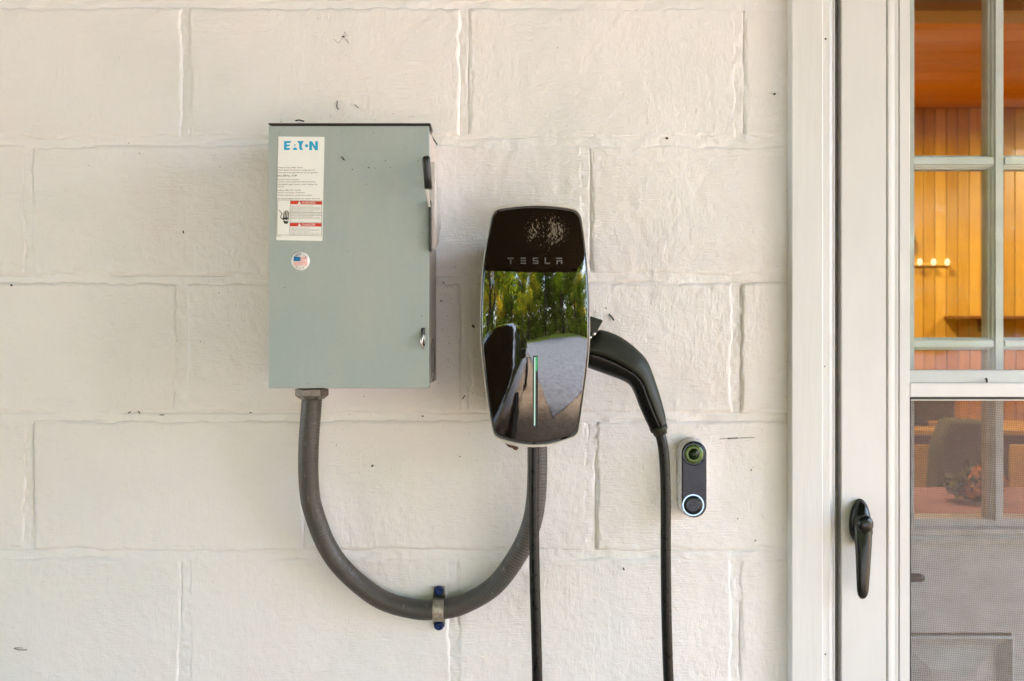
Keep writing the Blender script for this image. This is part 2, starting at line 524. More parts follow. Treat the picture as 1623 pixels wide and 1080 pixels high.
def make_screen():
    t = NT('insect_screen')
    def wave(axis, dist):
        w = t.new('TexWave', wave_type='BANDS', bands_direction=axis); t.link(t.coord(rot=(0, R(4), 0)), w.inputs['Vector'])
        w.inputs['Scale'].default_value = 118; w.inputs['Distortion'].default_value = dist
        w.inputs['Detail'].default_value = 1
        return w.outputs['Fac']
    wx, wz = wave('X', 1.6), wave('Z', 1.6)
    g = t.math('MAXIMUM', wx, wz)
    f = t.ramp(g, [(.3, .16), (1.0, .38)])
    f = t.math('ADD', f, t.math('MULTIPLY', t.math('SUBTRACT', t.noise(t.coord((.6,1,1), rot=(0,R(40),0)), 40, 3), .5), .22))
    tr = t.new('BsdfTransparent')
    df = t.new('BsdfDiffuse'); df.inputs[0].default_value = (.25, .193, .175, 1)
    mx = t.new('MixShader'); t.link(f, mx.inputs[0]); t.link(tr.outputs[0], mx.inputs[1]); t.link(df.outputs[0], mx.inputs[2])
    t.link(mx.outputs[0], t.out.inputs[0])
    return t.m
M['screen'] = make_screen()
# ---------------------------------------------------------------- the block wall
ROW = 218.3*SCL
Z_J = Z(224)                                    # a horizontal joint
rows_z = [Z_J + ROW*k for k in range(-8, 6)]      # joint heights
# vertical joints, in photograph pixels, of the courses that show
JOINTS = {1: (60, 500, 940), 0: (294, 737, 1173), -1: (46, 486, 930), -2: (288, 737, 1168), -3: (47, 486, 938), -4: (292, 720, 1166)}
OPEN_X0, OPEN_X1, OPEN_Z = X(1262), X(2330), 2.16
WALL_X0, WALL_X1 = -3.6, 4.2

def relief(x, z):
    return (.0008*vnoise(x*9+3, z*9, 1) + .0006*vnoise(x*26, z*24, 2) + .00042*vnoise(x*70, z*60, 3)
            + .00028*vnoise(x*150, z*150, 4))
def mortar_h(x, z):
    flush = sstep(-.45, .45, vnoise(x*6.3+9, z*7.1+2, 6))
    return -.0021 + .0019*flush + .0010*vnoise(x*55, z*55, 7) + .0006*vnoise(x*130, z*130, 8) + relief(x, z)*.7
def joint_fn(c, vertical):
    def f(x, z):
        t = (x if vertical else z)-c
        n = vnoise(x*11+c*31, z*11+c*17, 14)
        # paint has cracked away mostly along one edge of each joint
        m = np.where(t > 0, sstep(-.15, .45, n), .7*sstep(.35, .7, -n))
        t = np.abs(t)
        jag = .0009*vnoise(x*60, z*60, 15)
        return mortar_h(x, z) - .0005 - .0030*m*np.exp(-((t+jag-.0052)/.0011)**2)
    return f
def block_fn(x0, x1, z0, z1, k):
    tilt_x, tilt_z, off = (random.uniform(-.0016, .0016), random.uniform(-.0016, .0016), random.uniform(-.0006, .0006))
    def f(x, z):
        wob = .0022*vnoise(x*22+k, z*22, 11) + .0014*vnoise(x*75, z*75+k, 12)
        d = np.minimum(np.minimum(x-x0, x1-x), np.minimum(z-z0, z1-z)) + wob
        h = off + tilt_x*(x-(x0+x1)/2)*3 + tilt_z*(z-(z0+z1)/2)*3 + relief(x, z)
        crumb = .0012*np.clip(vnoise(x*120, z*120, 13), 0, 1)*np.exp(-np.clip(d, 0, 1)/.02)
        return h + crumb - .0075*(1-sstep(-.001, .0065, d))**1.3
    return f
wall = thing('block_wall', 'cream painted concrete block wall of the house carrying the charger and the grey switch box', 'wall', (-1.0, 0.1, 0))
k = 0
for r, zb in enumerate(rows_z):
    ri = r - 8                                   # row above joint ri
    zt = zb + ROW
    if zb < -.15: zb = -.05
    base = JOINTS.get(ri, (294, 737, 1173) if ri % 2 == 0 else (46, 486, 930))
    js = sorted([X(b) for b in base])
    pitch = 439*SCL
    while js[0] > WALL_X0: js.insert(0, js[0]-pitch)
    while js[-1] < WALL_X1: js.append(js[-1]+pitch)
    js = [j for j in js if WALL_X0+.05 < j < WALL_X1-.05]
    edges = [WALL_X0] + js + [WALL_X1]
    spans = []
    for a, b in zip(edges, edges[1:]):
        if zb < OPEN_Z - .03:
            if a >= OPEN_X0 and b <= OPEN_X1: continue
            if a < OPEN_X0 < b: spans.append((a, OPEN_X0)); 
            if a < OPEN_X1 < b: spans.append((OPEN_X1, b))
            if b <= OPEN_X0 or a >= OPEN_X1: spans.append((a, b))
        else: spans.append((a, b))
    g = .0036
    for a, b in spans:
        if b - a < .02: continue
        x0, x1, z0, z1 = a+g, b-g, zb+g, zt-g
        inview = x1 > -.80 and x0 < .50 and z1 > .76 and z0 < 1.84
        st = .0027 if inview else .02
        xs = np.linspace(x0, x1, max(4, int((x1-x0)/st)))
        zs = np.linspace(z0, z1, max(4, int((z1-z0)/st)))
        o = grid_obj('concrete_block', xs, zs, block_fn(x0, x1, z0, z1, k), M['block'], wall)
        k += 1
    # mortar: the bed joint below this row, and the head joints of the row
    segs = [(WALL_X0, OPEN_X0), (OPEN_X1, WALL_X1)] if zb < OPEN_Z - .05 else [(WALL_X0, WALL_X1)]
    for a, b in segs:
        inz = .72 < zb < 1.9
        cuts = [a, -.85, .52, b] if (inz and a < -.85) else [a, b]
        if b < cuts[-2]: cuts = [a, -.85, b]
        for c0, c1 in zip(cuts, cuts[1:]):
            fine = inz and c0 >= -.86 and c1 <= .53
            xs = np.linspace(c0, c1, max(3, int((c1-c0)/(.0035 if fine else .05))))
            grid_obj('mortar_joint', xs, np.linspace(zb-.011, zb+.011, 23 if fine else 3), joint_fn(zb, False), M['mortar'], wall)
    for j in js:
        if OPEN_X0-.02 < j < OPEN_X1+.02 and zb < OPEN_Z-.03: continue
        fine = -.85 < j < .5 and .7 < zb < 1.85
        zs = np.linspace(zb+.011, zt-.011, 110 if fine else 4)
        grid_obj('mortar_joint', np.linspace(j-.011, j+.011, 23 if fine else 3), zs, joint_fn(j, True), M['mortar'], wall)
core = MB()
core.box(WALL_X0, OPEN_X0, .012, .2, -.05, 2.75)
core.box(OPEN_X1, WALL_X1, .012, .2, -.05, 2.75)
core.box(OPEN_X0+.0005, OPEN_X1-.0005, .012, .2, OPEN_Z, 2.75)
core.build('wall_core', M['block'], wall)

# ---------------------------------------------------------------- door casing
casing = thing('door_casing', 'white painted wooden casing running up the wall beside the storm door', 'door casing', (X(1290), 0, 0))
d0, d1 = .019, .013
pl = [(X(1255, d0), .0), (X(1255, d0), -d0+.001), (X(1255.8, d0), -d0), (X(1303.5, d0), -d0), (X(1304.5, d0), -d0+.001), (X(1304.5, d1), -d1)]
pl2 = [(X(1305, d1), 0), (X(1305, d1), -d1), (X(1315, d1), -d1), (X(1316.2, d1), -d1+.001)]
cove = []
for i in range(7):
    a = R(90*i/6)
    cove.append((X(1317, d1) + .0095*math.sin(a), -.0125 + .009*(1-math.cos(a))))
flat_c = MB().prof_z([(X(1255, d0), .004), (X(1255, d0), -d0), (X(1304.5, d0), -d0), (X(1304.5, d0), .004)], -.02, 2.2)
flat_c.build('side_board', M['trim'], casing, bevel=.0016)
xm = X(1315.6, d1)
MB().prof_z([(X(1304.5, d0)+.0006, .004), (X(1304.5, d0)+.0006, -.0135), (xm, -.0135), (xm, .004)], -.02, 2.115).build('brick_mould', M['trim'], casing, bevel=.0012)
xe = X(1317, d1)+.0095
MB().prof_z([(xm+.0003, .004), (xm+.0003, -.0095), (xm+.0010, -.0105), (xm+.0020, -.0100), (xm+.0030, -.0070), (xm+.0045, -.0050), (xm+.0065, -.0042), (xe-.0015, -.0045), (xe-.0004, -.0036), (xe, -.002), (xe, .004)], -.02, 2.112).build('shaded_jamb_strip', M['jamb'], casing)  # moulding strip with the shade painted in as grey
RX = X(2310)
MB().prof_z([(RX, .004), (RX, -d0), (RX+.045, -d0), (RX+.045, .004)], -.02, 2.2).build('side_board', M['trim'], casing, bevel=.0016)
MB().box(X(1255, d0), RX+.045, -d0, .004, 2.2015, 2.26).build('head_board', M['trim'], casing, bevel=.0016)
jx = X(1317, d1)+.0095
MB().box(jx-.012, jx+.003, .005, .199, -.02, 2.11).build('jamb', M['gap'], casing)
MB().box(RX-.012, RX-.002, .005, .199, -.02, 2.11).build('jamb', M['trim'], casing)
MB().box(jx+.0035, RX-.0125, .004, .199, 2.112, 2.155).build('head_jamb', M['trim'], casing)
for (px, py, r) in ((1308.5, 62, 1.7), (1307, 581, 1.2), (1308, 1037, 1.4)):
    p = P(px, py, d1)
    MB().lathe((p.x, -.0134, p.z), [(.0003, .0006), (r*SCL*.45, .0008), (r*SCL, .0001)], 'y', 12).build('screw_hole', M['debris'], casing)

# ---------------------------------------------------------------- storm door
sd = thing('storm_door', 'white storm door with glass above a mid rail and insect screen below', 'storm door', (X(1390), .01, 0))
F = .003                                        # its face, metres out from the wall
SX0, SX1 = X(1333.5, F), X(2297, F)
SZ0, SZ1 = .02, 2.105
YB = .030
gl = X(1442, F)
# left stile as three strips with a groove between them, each seen in the photo as its own line
prof = [(SX0, YB), (SX0, -F+.001), (SX0+.0012, -F), (X(1404.6, F), -F), (X(1405.1, F), -F+.003), (X(1406.4, F), -F+.003),
        (X(1406.8, F), -F-.0006), (X(1409, F), -F-.0012), (X(1413, F), -F-.0008), (X(1418, F), -F+.0002), (X(1422, F), -F-.0004),
        (X(1423.6, F), -F-.0004), (X(1424.2, F), -F+.003), (X(1425.6, F), -F+.003), (X(1426, F), -F-.0006), (gl-.0008, -F-.0006), (gl, -F+.0004), (gl, YB)]
MB().prof_z(prof, SZ0, SZ1).build('stile', M['vinyl'], sd)
mir = [(SX0+SX1-x, y) for x, y in prof]
MB().prof_z(mir, SZ0, SZ1).build('stile', M['vinyl'], sd)
gr = SX0+SX1-gl
zm0, zm1 = Z(629.5, F), Z(607.3, F)
MB().box(gl, gr, -F-.0012, YB, zm0, zm1).build('mid_rail', M['vinyl'], sd, bevel=.001)
ld = MB(); zl = Z(587, -.004)
ld.prof_x([(.0275, zm1+.0004), (-F+.0015, zm1+.0004), (-F+.002, zm1+.002), (.0045, zl-.001), (.0055, zl), (.0275, zl)], gl+.0002, gr-.0002)
ld.build('sash_ledge', M['ledge'], sd)
MB().box(gl, gr, -F, YB, SZ1-.11, SZ1).build('top_rail', M['vinyl'], sd, bevel=.001)
MB().box(gl, gr, -F, YB, SZ0, SZ0+.2).build('kick_rail', M['vinyl'], sd, bevel=.001)
MB().box(gl+.0003, gr-.0003, .0130, .0160, zl+.0002, SZ1-.1105).build('glass_pane', M['pane_storm'], sd)
# lower screen, its black spline and the thin frame line
MB().box(gl+.0003, gr-.0003, .0108, .0112, SZ0+.2005, zm0-.001).build('screen_mesh', M['screen'], sd)
gs = MB()
gs.box(gl+.0004, gl+.0024, -F+.0012, .010, SZ0+.201, zm0-.0003)
gs.box(gl+.0026, gr-.0026, -F+.0012, .010, zm0-.0036, zm0-.0003)
gs.box(gr-.0024, gr-.0004, -F+.0012, .010, SZ0+.201, zm0-.0003)
gs.build('gasket', M['gasket'], sd)
MB().box(gl+.0026, gr-.0026, .0004, .0102, zm0-.0056, zm0-.0038).build('screen_frame', M['ledge'], sd)
MB().box(jx+.0032, SX0-.0004, .012, .029, SZ0, SZ1).build('weather_strip', M['gap'], sd)
# handle
hn_d = .018
esc = [(1364, 791.5), (1370, 794), (1375.5, 802), (1379.5, 816), (1382.5, 832), (1383.5, 848), (1375, 862), (1360, 862), (1350.5, 852), (1347.6, 838), (1348.5, 822), (1352, 806), (1357.5, 795.5)]
oc = [P(a, b, .008) for a, b in esc]
oc = catmull(oc, 5, True)
rs = []
cen = sum(oc, Vector())/len(oc)
for kk, (s_, yy) in enumerate(((1.0, -F+.0005), (1.0, -F-.003), (.96, -F-.006), (.82, -F-.0085), (.5, -F-.0095), (.02, -F-.0098))):
    rs.append([(cen.x+(p.x-cen.x)*s_, yy, cen.z+(p.z-cen.z)*s_) for p in oc])
bp = MB().rings(rs, True)
bp.build('escutcheon', M['handle'], sd)
# the lever: leaf shaped, standing off the plate
L = [(1366, 794, 1.5), (1367, 799, 6), (1368.5, 808, 9.8), (1369, 820, 12.8), (1369.5, 835, 14.5), (1370, 850, 14.2), (1370.5, 865, 13.2), (1370.5, 885, 12.0), (1370.3, 905, 11.0), (1370, 925, 9.9), (1369.7, 938, 9.0), (1369.6, 945, 7.6), (1369.6, 950, 4.5), (1369.6, 951.6, 1.2)]
rs = []
for px, py, w in L:
    t = (py-794)/157
    dd = .013 + .017*math.sin(min(1, t*1.15)*math.pi*.5)
    c = P(px, py, dd+.006); hw = w*SCL*.98
    th = .0075*(1-.35*t)*min(1, w/9)
    rs.append([(c.x+hw*math.cos(a), -dd-th*.2-th*math.sin(a)*(1 if math.sin(a) > 0 else .8), c.z) for a in [2*math.pi*j/28 for j in range(28)]])
hd = MB().rings(rs, True).build('handle', M['handle'], sd)
c = P(1374.5, 833, .045)
tb = MB().lathe((c.x, -.036, c.z), [(.0115, -.008), (.0118, .001), (.0112, .004), (.0085, .0066), (.004, .0078), (.0004, .008)], 'y', 28)
tb.v = [(x, y, c.z+(z-c.z)*1.12) for x, y, z in tb.v]
tb.build('thumb_button', M['handle'], hd)

# ---------------------------------------------------------------- inner door
ID = -.078
idr = thing('inner_door', 'grey white glazed inner door with twelve lights behind the storm door', 'door', (X(1700, ID), .1, 0))
iy0, iy1 = .078, .120
cols = [(1430, 1570), (1594, 1734), (1758, 1898), (1922, 2062)]
rws = [(-23, 245), (267, 535), (555, 823)]
IX0, IX1 = X(1337, ID), X(2170, ID)
lx0, lx1 = X(cols[0][0], ID), X(cols[-1][1], ID)
lz0, lz1 = Z(rws[-1][1], ID), Z(rws[0][0], ID)
MB().box(IX0, lx0, iy0, iy1, .03, 2.10).build('stile', M['inner'], idr)
MB().box(lx1, IX1, iy0, iy1, .03, 2.10).build('stile', M['inner'], idr)
MB().box(lx0, lx1, iy0, iy1, lz1, 2.10).build('top_rail', M['inner'], idr)
def raised(mb, x0, x1, z0, z1, y, w, h, prof=None):
    """a picture-frame moulding standing proud of the door face"""
    prof = prof or [(0, 0), (.15, h), (.45, h*.9), (.6, h*.45), (1, 0)]
    rr = []
    for u, hh in prof:
        a = w*u
        rr.append([(x0+a, y-hh, z0+a), (x1-a, y-hh, z0+a), (x1-a, y-hh, z1-a), (x0+a, y-hh, z1-a)])
    mb.rings(rr, False, False)
fr = MB()
raised(fr, X(1418, ID), lx1+.012, Z(833+29, ID), lz1+.02, iy0-.0005, .0275, .010, [(0, .0), (.03, .007), (.35, .010), (.55, .006), (.62, .011), (.9, .012), (.98, .004), (1, .0)])
fr.build('glazing_frame', M['inner'], idr)
MB().box(lx0, lx1, iy0, iy1, Z(1003, ID), lz0).build('lock_rail', M['inner'], idr)
MB().box(lx0, lx1, iy0, iy1, .03, .25).build('bottom_rail', M['inner'], idr)
for k2, (a, b) in enumerate(((1425, 1603), (1659, 1837), (1893, 2067))):
    xa, xb = X(a, ID), X(b, ID)
    pn = MB(); z1_, z0_ = Z(1010, ID), .27
    pn.box(xa, xb, iy0+.012, iy0+.02, z0_, z1_)
    raised(pn, xa-.003, xb+.003, z0_, z1_+.003, iy0, .02, 0, [(0, .003), (.2, .005), (.35, .0), (1, -.011)])
    raised(pn, xa+.022, xb-.022, z0_+.025, z1_-.022, iy0+.012, .03, 0, [(0, .0), (.05, .002), (1, .009)])
    pn.box(xa+.052, xb-.052, iy0+.003, iy0+.012, z0_+.055, z1_-.052)
    pn.build('door_panel', M['inner'], idr)
for a, b in ((1603, 1659), (1837, 1893)):
    MB().box(X(a, ID)+.0005, X(b, ID)-.0005, iy0, iy1, .2505, Z(1003, ID)-.0005).build('mullion', M['inner'], idr)
def bar_profile(w, hb):
    return [(-w/2-hb, .030), (-w/2-hb, .012), (-w/2-hb*.55, .010), (-w/2-hb*.5, .006), (-w/2, .004), (-w/2+.0006, 0), (w/2-.0006, 0), (w/2, .004), (w/2+hb*.5, .006), (w/2+hb*.55, .010), (w/2+hb, .012), (w/2+hb, .030)]
for (a, b), (c, d) in zip(cols, cols[1:]):
    cx = (X(b, ID)+X(c, ID))/2; wfull = X(c, ID)-X(b, ID)
    pr = [(cx+u*wfull/.0228/1.0, iy0-.004+v) for u, v in bar_profile(.0125, .0050)]
    MB().prof_z(pr, lz0-.002, lz1+.002).build('muntin', M['inner'], idr)
xs_c = [(X(a, ID), X(b, ID)) for a, b in cols]
for (a, b), (c, d) in zip(rws, rws[1:]):
    cz = (Z(b, ID)+Z(c, ID))/2; wf = abs(Z(c, ID)-Z(b, ID))
    for (xa, xb) in xs_c:
        pr = [(iy0-.0038+v, cz+u*wf/.0224) for u, v in bar_profile(.0122, .0050)]
        MB().prof_x(pr, xa-.003, xb+.003).build('muntin', M['inner'], idr)
for (a, b) in cols:
    for (c, d) in rws:
        MB().box(X(a, ID)-.002, X(b, ID)+.002, iy0+.0130, iy0+.0160, Z(d, ID)-.002, Z(c, ID)+.002).build('glass_pane', M['pane_inner'], idr)
lv = MB()
hp = P(1455, 916, -.03)
lv.tube([(X(1395, -.078), .078, hp.z+.002), (X(1395, -.05), .03, hp.z+.002)], .010, 14)
rs = []
for t in np.linspace(0, 1, 12):
    xx = X(1395, -.03) + (X(1464, -.03)-X(1395, -.03))*t
    e = 1 if t < .93 else .72
    hh = .0068*e; zc = hp.z+.0015-.002*t*t
    rs.append([(xx, .030+.006*math.cos(a)*e, zc+hh*math.sin(a)) for a in [2*math.pi*j/16 for j in range(16)]])
lv.rings(rs)
lv.build('lever_handle', M['black'], idr)
# ---------------------------------------------------------------- grey safety switch box
BD = .125
bx = thing('switch_box', 'grey green steel safety switch box with a white label, hanging left of the charger', 'electrical box', (X(552, 0), 0, Z(615, BD)))
cx0, cx1, cz0, cz1 = X(425.5, BD), X(680, BD), Z(615.5, BD), Z(200, BD)
body = MB()
body.box(cx0+.002, cx1-.0015, -.1215, -.001, cz0+.004, cz1-.0045)
body.box(cx0+.002, cx1-.0015, -.100, -.001, cz1-.004, cz1+.0018)
eb = body.build('enclosure', M['box_side'], bx, bevel=.0015)
cov = MB()
cov.box(cx0, cx1, -BD, -BD+.0022, cz0, cz1)
cov.box(cx0, cx0+.0018, -BD+.0022, -BD+.022, cz0, cz1)
cov.box(cx1-.0012, cx1, -BD+.0022, -BD+.014, cz0, cz1)
cov.box(cx0+.0018, cx1-.0012, -BD+.0022, -BD+.022, cz0, cz0+.0018)
cov.build('cover', M['box'], bx, bevel=.0012, seg=3)
hood = MB()
hood.prism([(cx0-.0002, cz1+.0036), (cx1+.0012, cz1+.0036), (cx1+.0022, cz1+.0024), (cx1+.0022, cz1-.003), (cx1+.001, cz1-.003), (cx1+.001, cz1+.0022), (cx0-.0002, cz1+.0022)], -BD-.0005, -.1005)
hood.build('drip_hood', M['dark_edge'], bx)
MB().box(cx0+.004, cx1, -BD+.0025, -.104, cz1-.006, cz1+.0020).build('hood_gap_shade', M['gasket'], bx)  # black filler standing in for the shade in the gap under the hood
# side details: embossed knockouts, and the housing of the operating lever
def knockout(py, r):
    kb = MB()
    zc = Z(py, .06); xs_ = cx1-.0014
    for r0, r1 in ((r, r-.0013), (r*.60, r*.60-.0012)):
        ring = []
        for rr, hx in ((r0, 0), (r0-.0002, .0006), (r1, .0006), (r1-.0004, 0)):
            ring.append([(xs_+hx, -.056+rr*math.cos(a), zc+rr*math.sin(a)) for a in [2*math.pi*j/32 for j in range(32)]])
        kb.rings(ring, False)
    kb.build('knockout', M['cast'], bx)
knockout(571, .030)
sh = MB()
ys = lambda d: -d
pts = [(.112, 258), (.100, 292), (.074, 316), (.052, 336), (.052, 372), (.072, 388), (.112, 398)]
outl = [(-d, Z(py, d*.9)) for d, py in pts]
sh.prof_x(outl, cx1-.0016, cx1+.0085)
sh.build('lever_housing', M['box_side'], bx, bevel=.003)
MB().lathe((cx1+.0086, -.068, Z(354, .06)), [(.011, -.001), (.011, .0012), (.009, .002), (.0004, .002)], 'x', 20).build('pivot_boss', M['box_side'], bx)
# lever: flat black arm up the front edge, bright strap, black rubber grip leaning out
lev = MB()
def bar(mb, a, b, d_a, d_b, w_a, w_b, th):
    pa, pb = P(*a, d_a), P(*b, d_b)
    va = []
    for p, w in ((pa, w_a), (pb, w_b)):
        va.append([(p.x-w/2, p.y, p.z), (p.x+w/2, p.y, p.z), (p.x+w/2, p.y+th, p.z), (p.x-w/2, p.y+th, p.z)])
    mb.rings(va, True, False)
bar(lev, (681.3, 398), (681.0, 318), BD+.007, BD+.008, .0032, .0036, .012)
arm = lev.build('switch_lever', M['black'], bx, bevel=.0006)
st = MB(); bar(st, (680.8, 328), (676.6, 298), BD+.0095, BD+.016, .0026, .0042, .0016)
st.build('lever_strap', M['steel'], arm)
gp = MB()
rs = []
for px, py, w, d in ((678.8, 299.5, .0094, BD+.018), (677.6, 280, .0098, BD+.022), (676.2, 262, .0100, BD+.026), (675.6, 254, .0100, BD+.027), (676, 250.5, .0094, BD+.026), (676.6, 248.6, .006, BD+.024)):
    p = P(px, py, d)
    rs.append([(p.x+w/2*math.copysign(abs(math.cos(a))**.5, math.cos(a)), p.y+.006*math.copysign(abs(math.sin(a))**.5, math.sin(a)), p.z) for a in [2*math.pi*j/20 for j in range(20)]])
gp.rings(rs)
gp.build('lever_grip', M['black'], arm)
# latch near the lower right corner
lt = MB()
a0, a1 = P(667.5, 520, BD), P(673.5, 549, BD)
lt.box(a0.x, a1.x, -BD-.0004, -BD+.001, a1.z, a0.z)
la = lt.build('latch_slot', M['gasket'], bx)
lk = MB()
lk.tube(catmull([P(672, 523, BD+.001), P(671, 530, BD+.006), P(668.5, 538, BD+.008), P(668, 545, BD+.008), P(671, 553, BD+.005)], 5), [.0012+.0009*math.sin(i/20*3.14) for i in range(21)], 8)
lk.tube([P(672.6, 524, BD+.002), P(672.4, 545, BD+.004)], .0011, 6)
lk.build('latch_hook', M['steel'], la)

# the long printed label
LD = BD+.0006; PD = BD+.0009
q = [P(441.3, 216.6, LD), P(514.3, 217.3, LD), P(510.9, 382.2, LD), P(437.7, 380.8, LD)]
lb = MB().prism([(p.x, p.z) for p in q], -LD, -BD-.0001).build('label', M['sticker'], bx)
tag(lb, 'long white printed label with a cyan word and red warning bands')
def SK(x, y):            # the sheet leans a little: px along the label, rows by y
    return x + (216.6-y)*.0217
lg = MB()
def poly(mb, pts, d=PD):
    mb.prism([(P(x, y, d).x, P(x, y, d).z) for x, y in pts], -d, -LD-.00005)
T, B_ = 223.9, 238.0
H_ = B_-T
poly(lg, [(450.2, T), (461.8, T), (459.6, T+3.2), (454.3, T+3.2), (454.3, T+5.6), (460.2, T+5.6), (458.2, T+8.6), (454.3, T+8.6), (454.3, T+10.8), (460.2, T+10.8), (458.2, B_), (450.2, B_)])
poly(lg, [(467.4, T+4.2), (468.9, T+7.2), (466.0, T+7.2)])
poly(lg, [(465.4, T+10.4), (469.6, T+10.4), (471.4, B_), (464.2, B_)])
poly(lg, [(470.9, T), (481.6, T), (479.4, T+3.2), (478.0, T+6.5), (478.2, T+10), (480.2, B_), (475.6, B_), (474.2, T+10), (474.2, T+3.2), (472.4, T+3.2)])
poly(lg, [(485.8+2.5*math.cos(a), T+7.4+2.5*math.sin(a)) for a in [2*math.pi*j/14 for j in range(14)]])
poly(lg, [(490.2, T+.3), (494.6, T+.3), (499.6, T+8.6), (499.6, T+.3), (503.8, T+.3), (503.8, B_+.3), (499.4, B_+.3), (494.4, T+6.0), (494.4, B_+.3), (490.2, B_+.3)])
lg.build('print', M['ink_blue'], lb)
tx = MB()
lines = [('General Duty Safety Switch', 266, 480, 2.7), ('Interrupteur de securite a usage general', 270, 499, 2.6), ('Interruptor de seguridad de servicio general', 274, 503, 2.6),
         ('Suitable for service equipment', 285, 474, 2.5), ('Convient comme equipement de branchement', 288.6, 500, 2.6), ('Apropiado para usarse como equipo de', 292.6, 503, 2.8), ('servicio', 296, 450, 2.6),
         ('Voltage / Max HP / Cycles', 302, 477, 2.6), ('Tension / puissance / frequence', 305.8, 483, 2.6), ('Tension electrica / potencia nominal', 310, 494, 2.7), ('See wiring diagram inside, use copper wire only', 315.2, 508, 2.7)]
for s_, y, xe, h in lines:
    x0 = 441.2 + (216.6-y)*.0217
    put_text(tx, s_, x0, xe, y-h/2, y+h/2, PD)
put_text(tx, 'REV 0215', 438.4, 446, 373.6, 375.6, PD)
for i in range(13):
    y = 327 + i*2.0
    if i in (11, 12): continue
    put_text(tx, 'Disconnect power before servicing this equipment' if i % 2 else 'Hazardous voltage inside can cause serious injury', 461.5, 508 if i % 4 else 496, y-.75, y+.75, PD)
for i in range(6):
    y = 362 + i*2.0
    put_text(tx, 'Couper le courant avant de travailler dessus', 461.3, 506 if i % 3 else 492, y-.75, y+.75, PD)
tx.build('print', M['ink_grey'], lb)
bt = MB()
put_text(bt, '60 A, 240 Vac, 10 HP', SK(441.2, 279), 470.5, 277.3, 280.6, PD)
def line(mb, x0, y0, x1, y1, w=.35):
    dx, dy = x1-x0, y1-y0; l = math.hypot(dx, dy); nx, ny = -dy/l*w/2, dx/l*w/2
    poly(mb, [(x0+nx, y0+ny), (x1+nx, y1+ny), (x1-nx, y1-ny), (x0-nx, y0-ny)])
for (a, b, c, d) in ((440.2, 317.3, 510.3, 318.4), (440.2, 317.3, 438.8, 372.4), (460.3, 317.6, 459.2, 373.0), (510.3, 318.4, 509.2, 374.2), (438.8, 372.4, 509.2, 374.2), (460, 336.5, 509.8, 337.2), (460, 341, 509.8, 341.6), (459.6, 352.5, 509.6, 353.0)):
    line(bt, a, b, c, d)
# pictogram: a hand reaching for a live wire
for (a, b, c, d, w) in ((449.2, 345.5, 450.6, 335.5, 1.3), (451.6, 345.5, 453.0, 333.8, 1.3), (454.0, 345.5, 455.4, 334.2, 1.3), (456.4, 346, 457.6, 336.2, 1.2), (449.6, 349, 445.9, 345.6, 1.7)):
    line(bt, a, b, c, d, w)
poly(bt, [(448.4, 345), (457.8, 345.5), (457.0, 349), (455.2, 347.6), (453.6, 349.6), (451.4, 347.8), (449.2, 349)])
bt.build('pictogram', M['ink_black'], lb)
bt = MB()
poly(bt, [(448.8, 350.5), (451, 349.6), (453.4, 351.2), (456.8, 350), (456.4, 353.6), (454.6, 355.2), (450.6, 354.8)])
bt.build('pictogram', M['ink_black'], lb)
bt = MB()
for a, b in zip([(442.4, 333.6), (444.6, 336), (447.2, 339), (445.0, 342.6), (444.8, 345)], [(444.6, 336), (447.2, 339), (445.0, 342.6), (444.8, 345), (447, 347.2)]):
    line(bt, *a, *b, 1.0)
bt.build('pictogram', M['ink_black'], lb)
for q4 in ([(460.6, 318.5), (510.4, 319.3), (510.2, 324.6), (460.4, 323.9)], [(459.9, 353.6), (509.8, 354.0), (509.6, 359.4), (459.8, 359.0)]):
    rd = MB(); poly(rd, q4); rd.build('warning_band', M['ink_red'], lb)
for y, s_ in ((321.6, 'WARNING'), (356.6, 'DANGER')):
    wt = MB()
    put_text(wt, s_, 478.5, 500, y-1.9, y+1.9, PD+.0003)
    wt.prism([(P(a, b, PD).x, P(a, b, PD).z) for a, b in ((474.6, y-2.4), (477.4, y+2.2), (471.8, y+2.2))], -PD-.0003, -PD)
    wt.build('print', M['sticker'], lb)
# round flag sticker
c = P(476.3, 414, LD)
rsk = 14.7*SCL*(CAM_D-BD)/CAM_D
fs_ = MB().lathe((c.x, -BD-.0001, c.z), [(rsk, 0), (rsk, .0004), (.0002, .0005)], 'y', 40).build('flag_sticker', M['sticker'], bx)
tag(fs_, 'round white sticker with a small flag')
fl = MB(); 
for i in range(7):
    y = 407.6 + i*2.05
    poly(fl, [(476.3 if i < 4 else 465.2, y), (487.3, y+.1), (487.2, y+1.05), (476.3 if i < 4 else 465.1, y+.95)])
fl.build('flag_stripes', M['ink_pink'], fs_)
fb = MB(); poly(fb, [(465.3, 407.2), (476.0, 407.3), (476.0, 414.4), (465.2, 414.3)], PD)
fb.build('flag_canton', M['ink_navy'], fs_)
ar = MB()
def arc_text(s_, r, a0, a1, flip, h):
    n = len(s_)
    for i, ch in enumerate(s_):
        if ch == ' ': continue
        a = R(a0 + (a1-a0)*i/(n-1))
        vs, fcs = text_geo(ch)
        mn, mx = vs.min(0), vs.max(0)
        sc_ = h/(.7)
        u = (vs-(mn+mx)/2)*sc_
        if ch in '.': u[:, 1] -= 0
        th = (R(90)-a) if not flip else (R(270)-a)
        out = []
        for x_, y_ in u:
            xr = x_*math.cos(-th)-y_*math.sin(-th); yr = x_*math.sin(-th)+y_*math.cos(-th)
            out.append(tuple(P(476.3+r*math.cos(a)+xr, 414-r*math.sin(a)-yr, PD)))
        ar.add(out, fcs)
arc_text('MADE IN', 10.9, 138, 42, False, 3.4)
arc_text('U.S.A.', 10.9, 238, 306, True, 3.0)
ar.build('print', M['ink_black'], fs_)
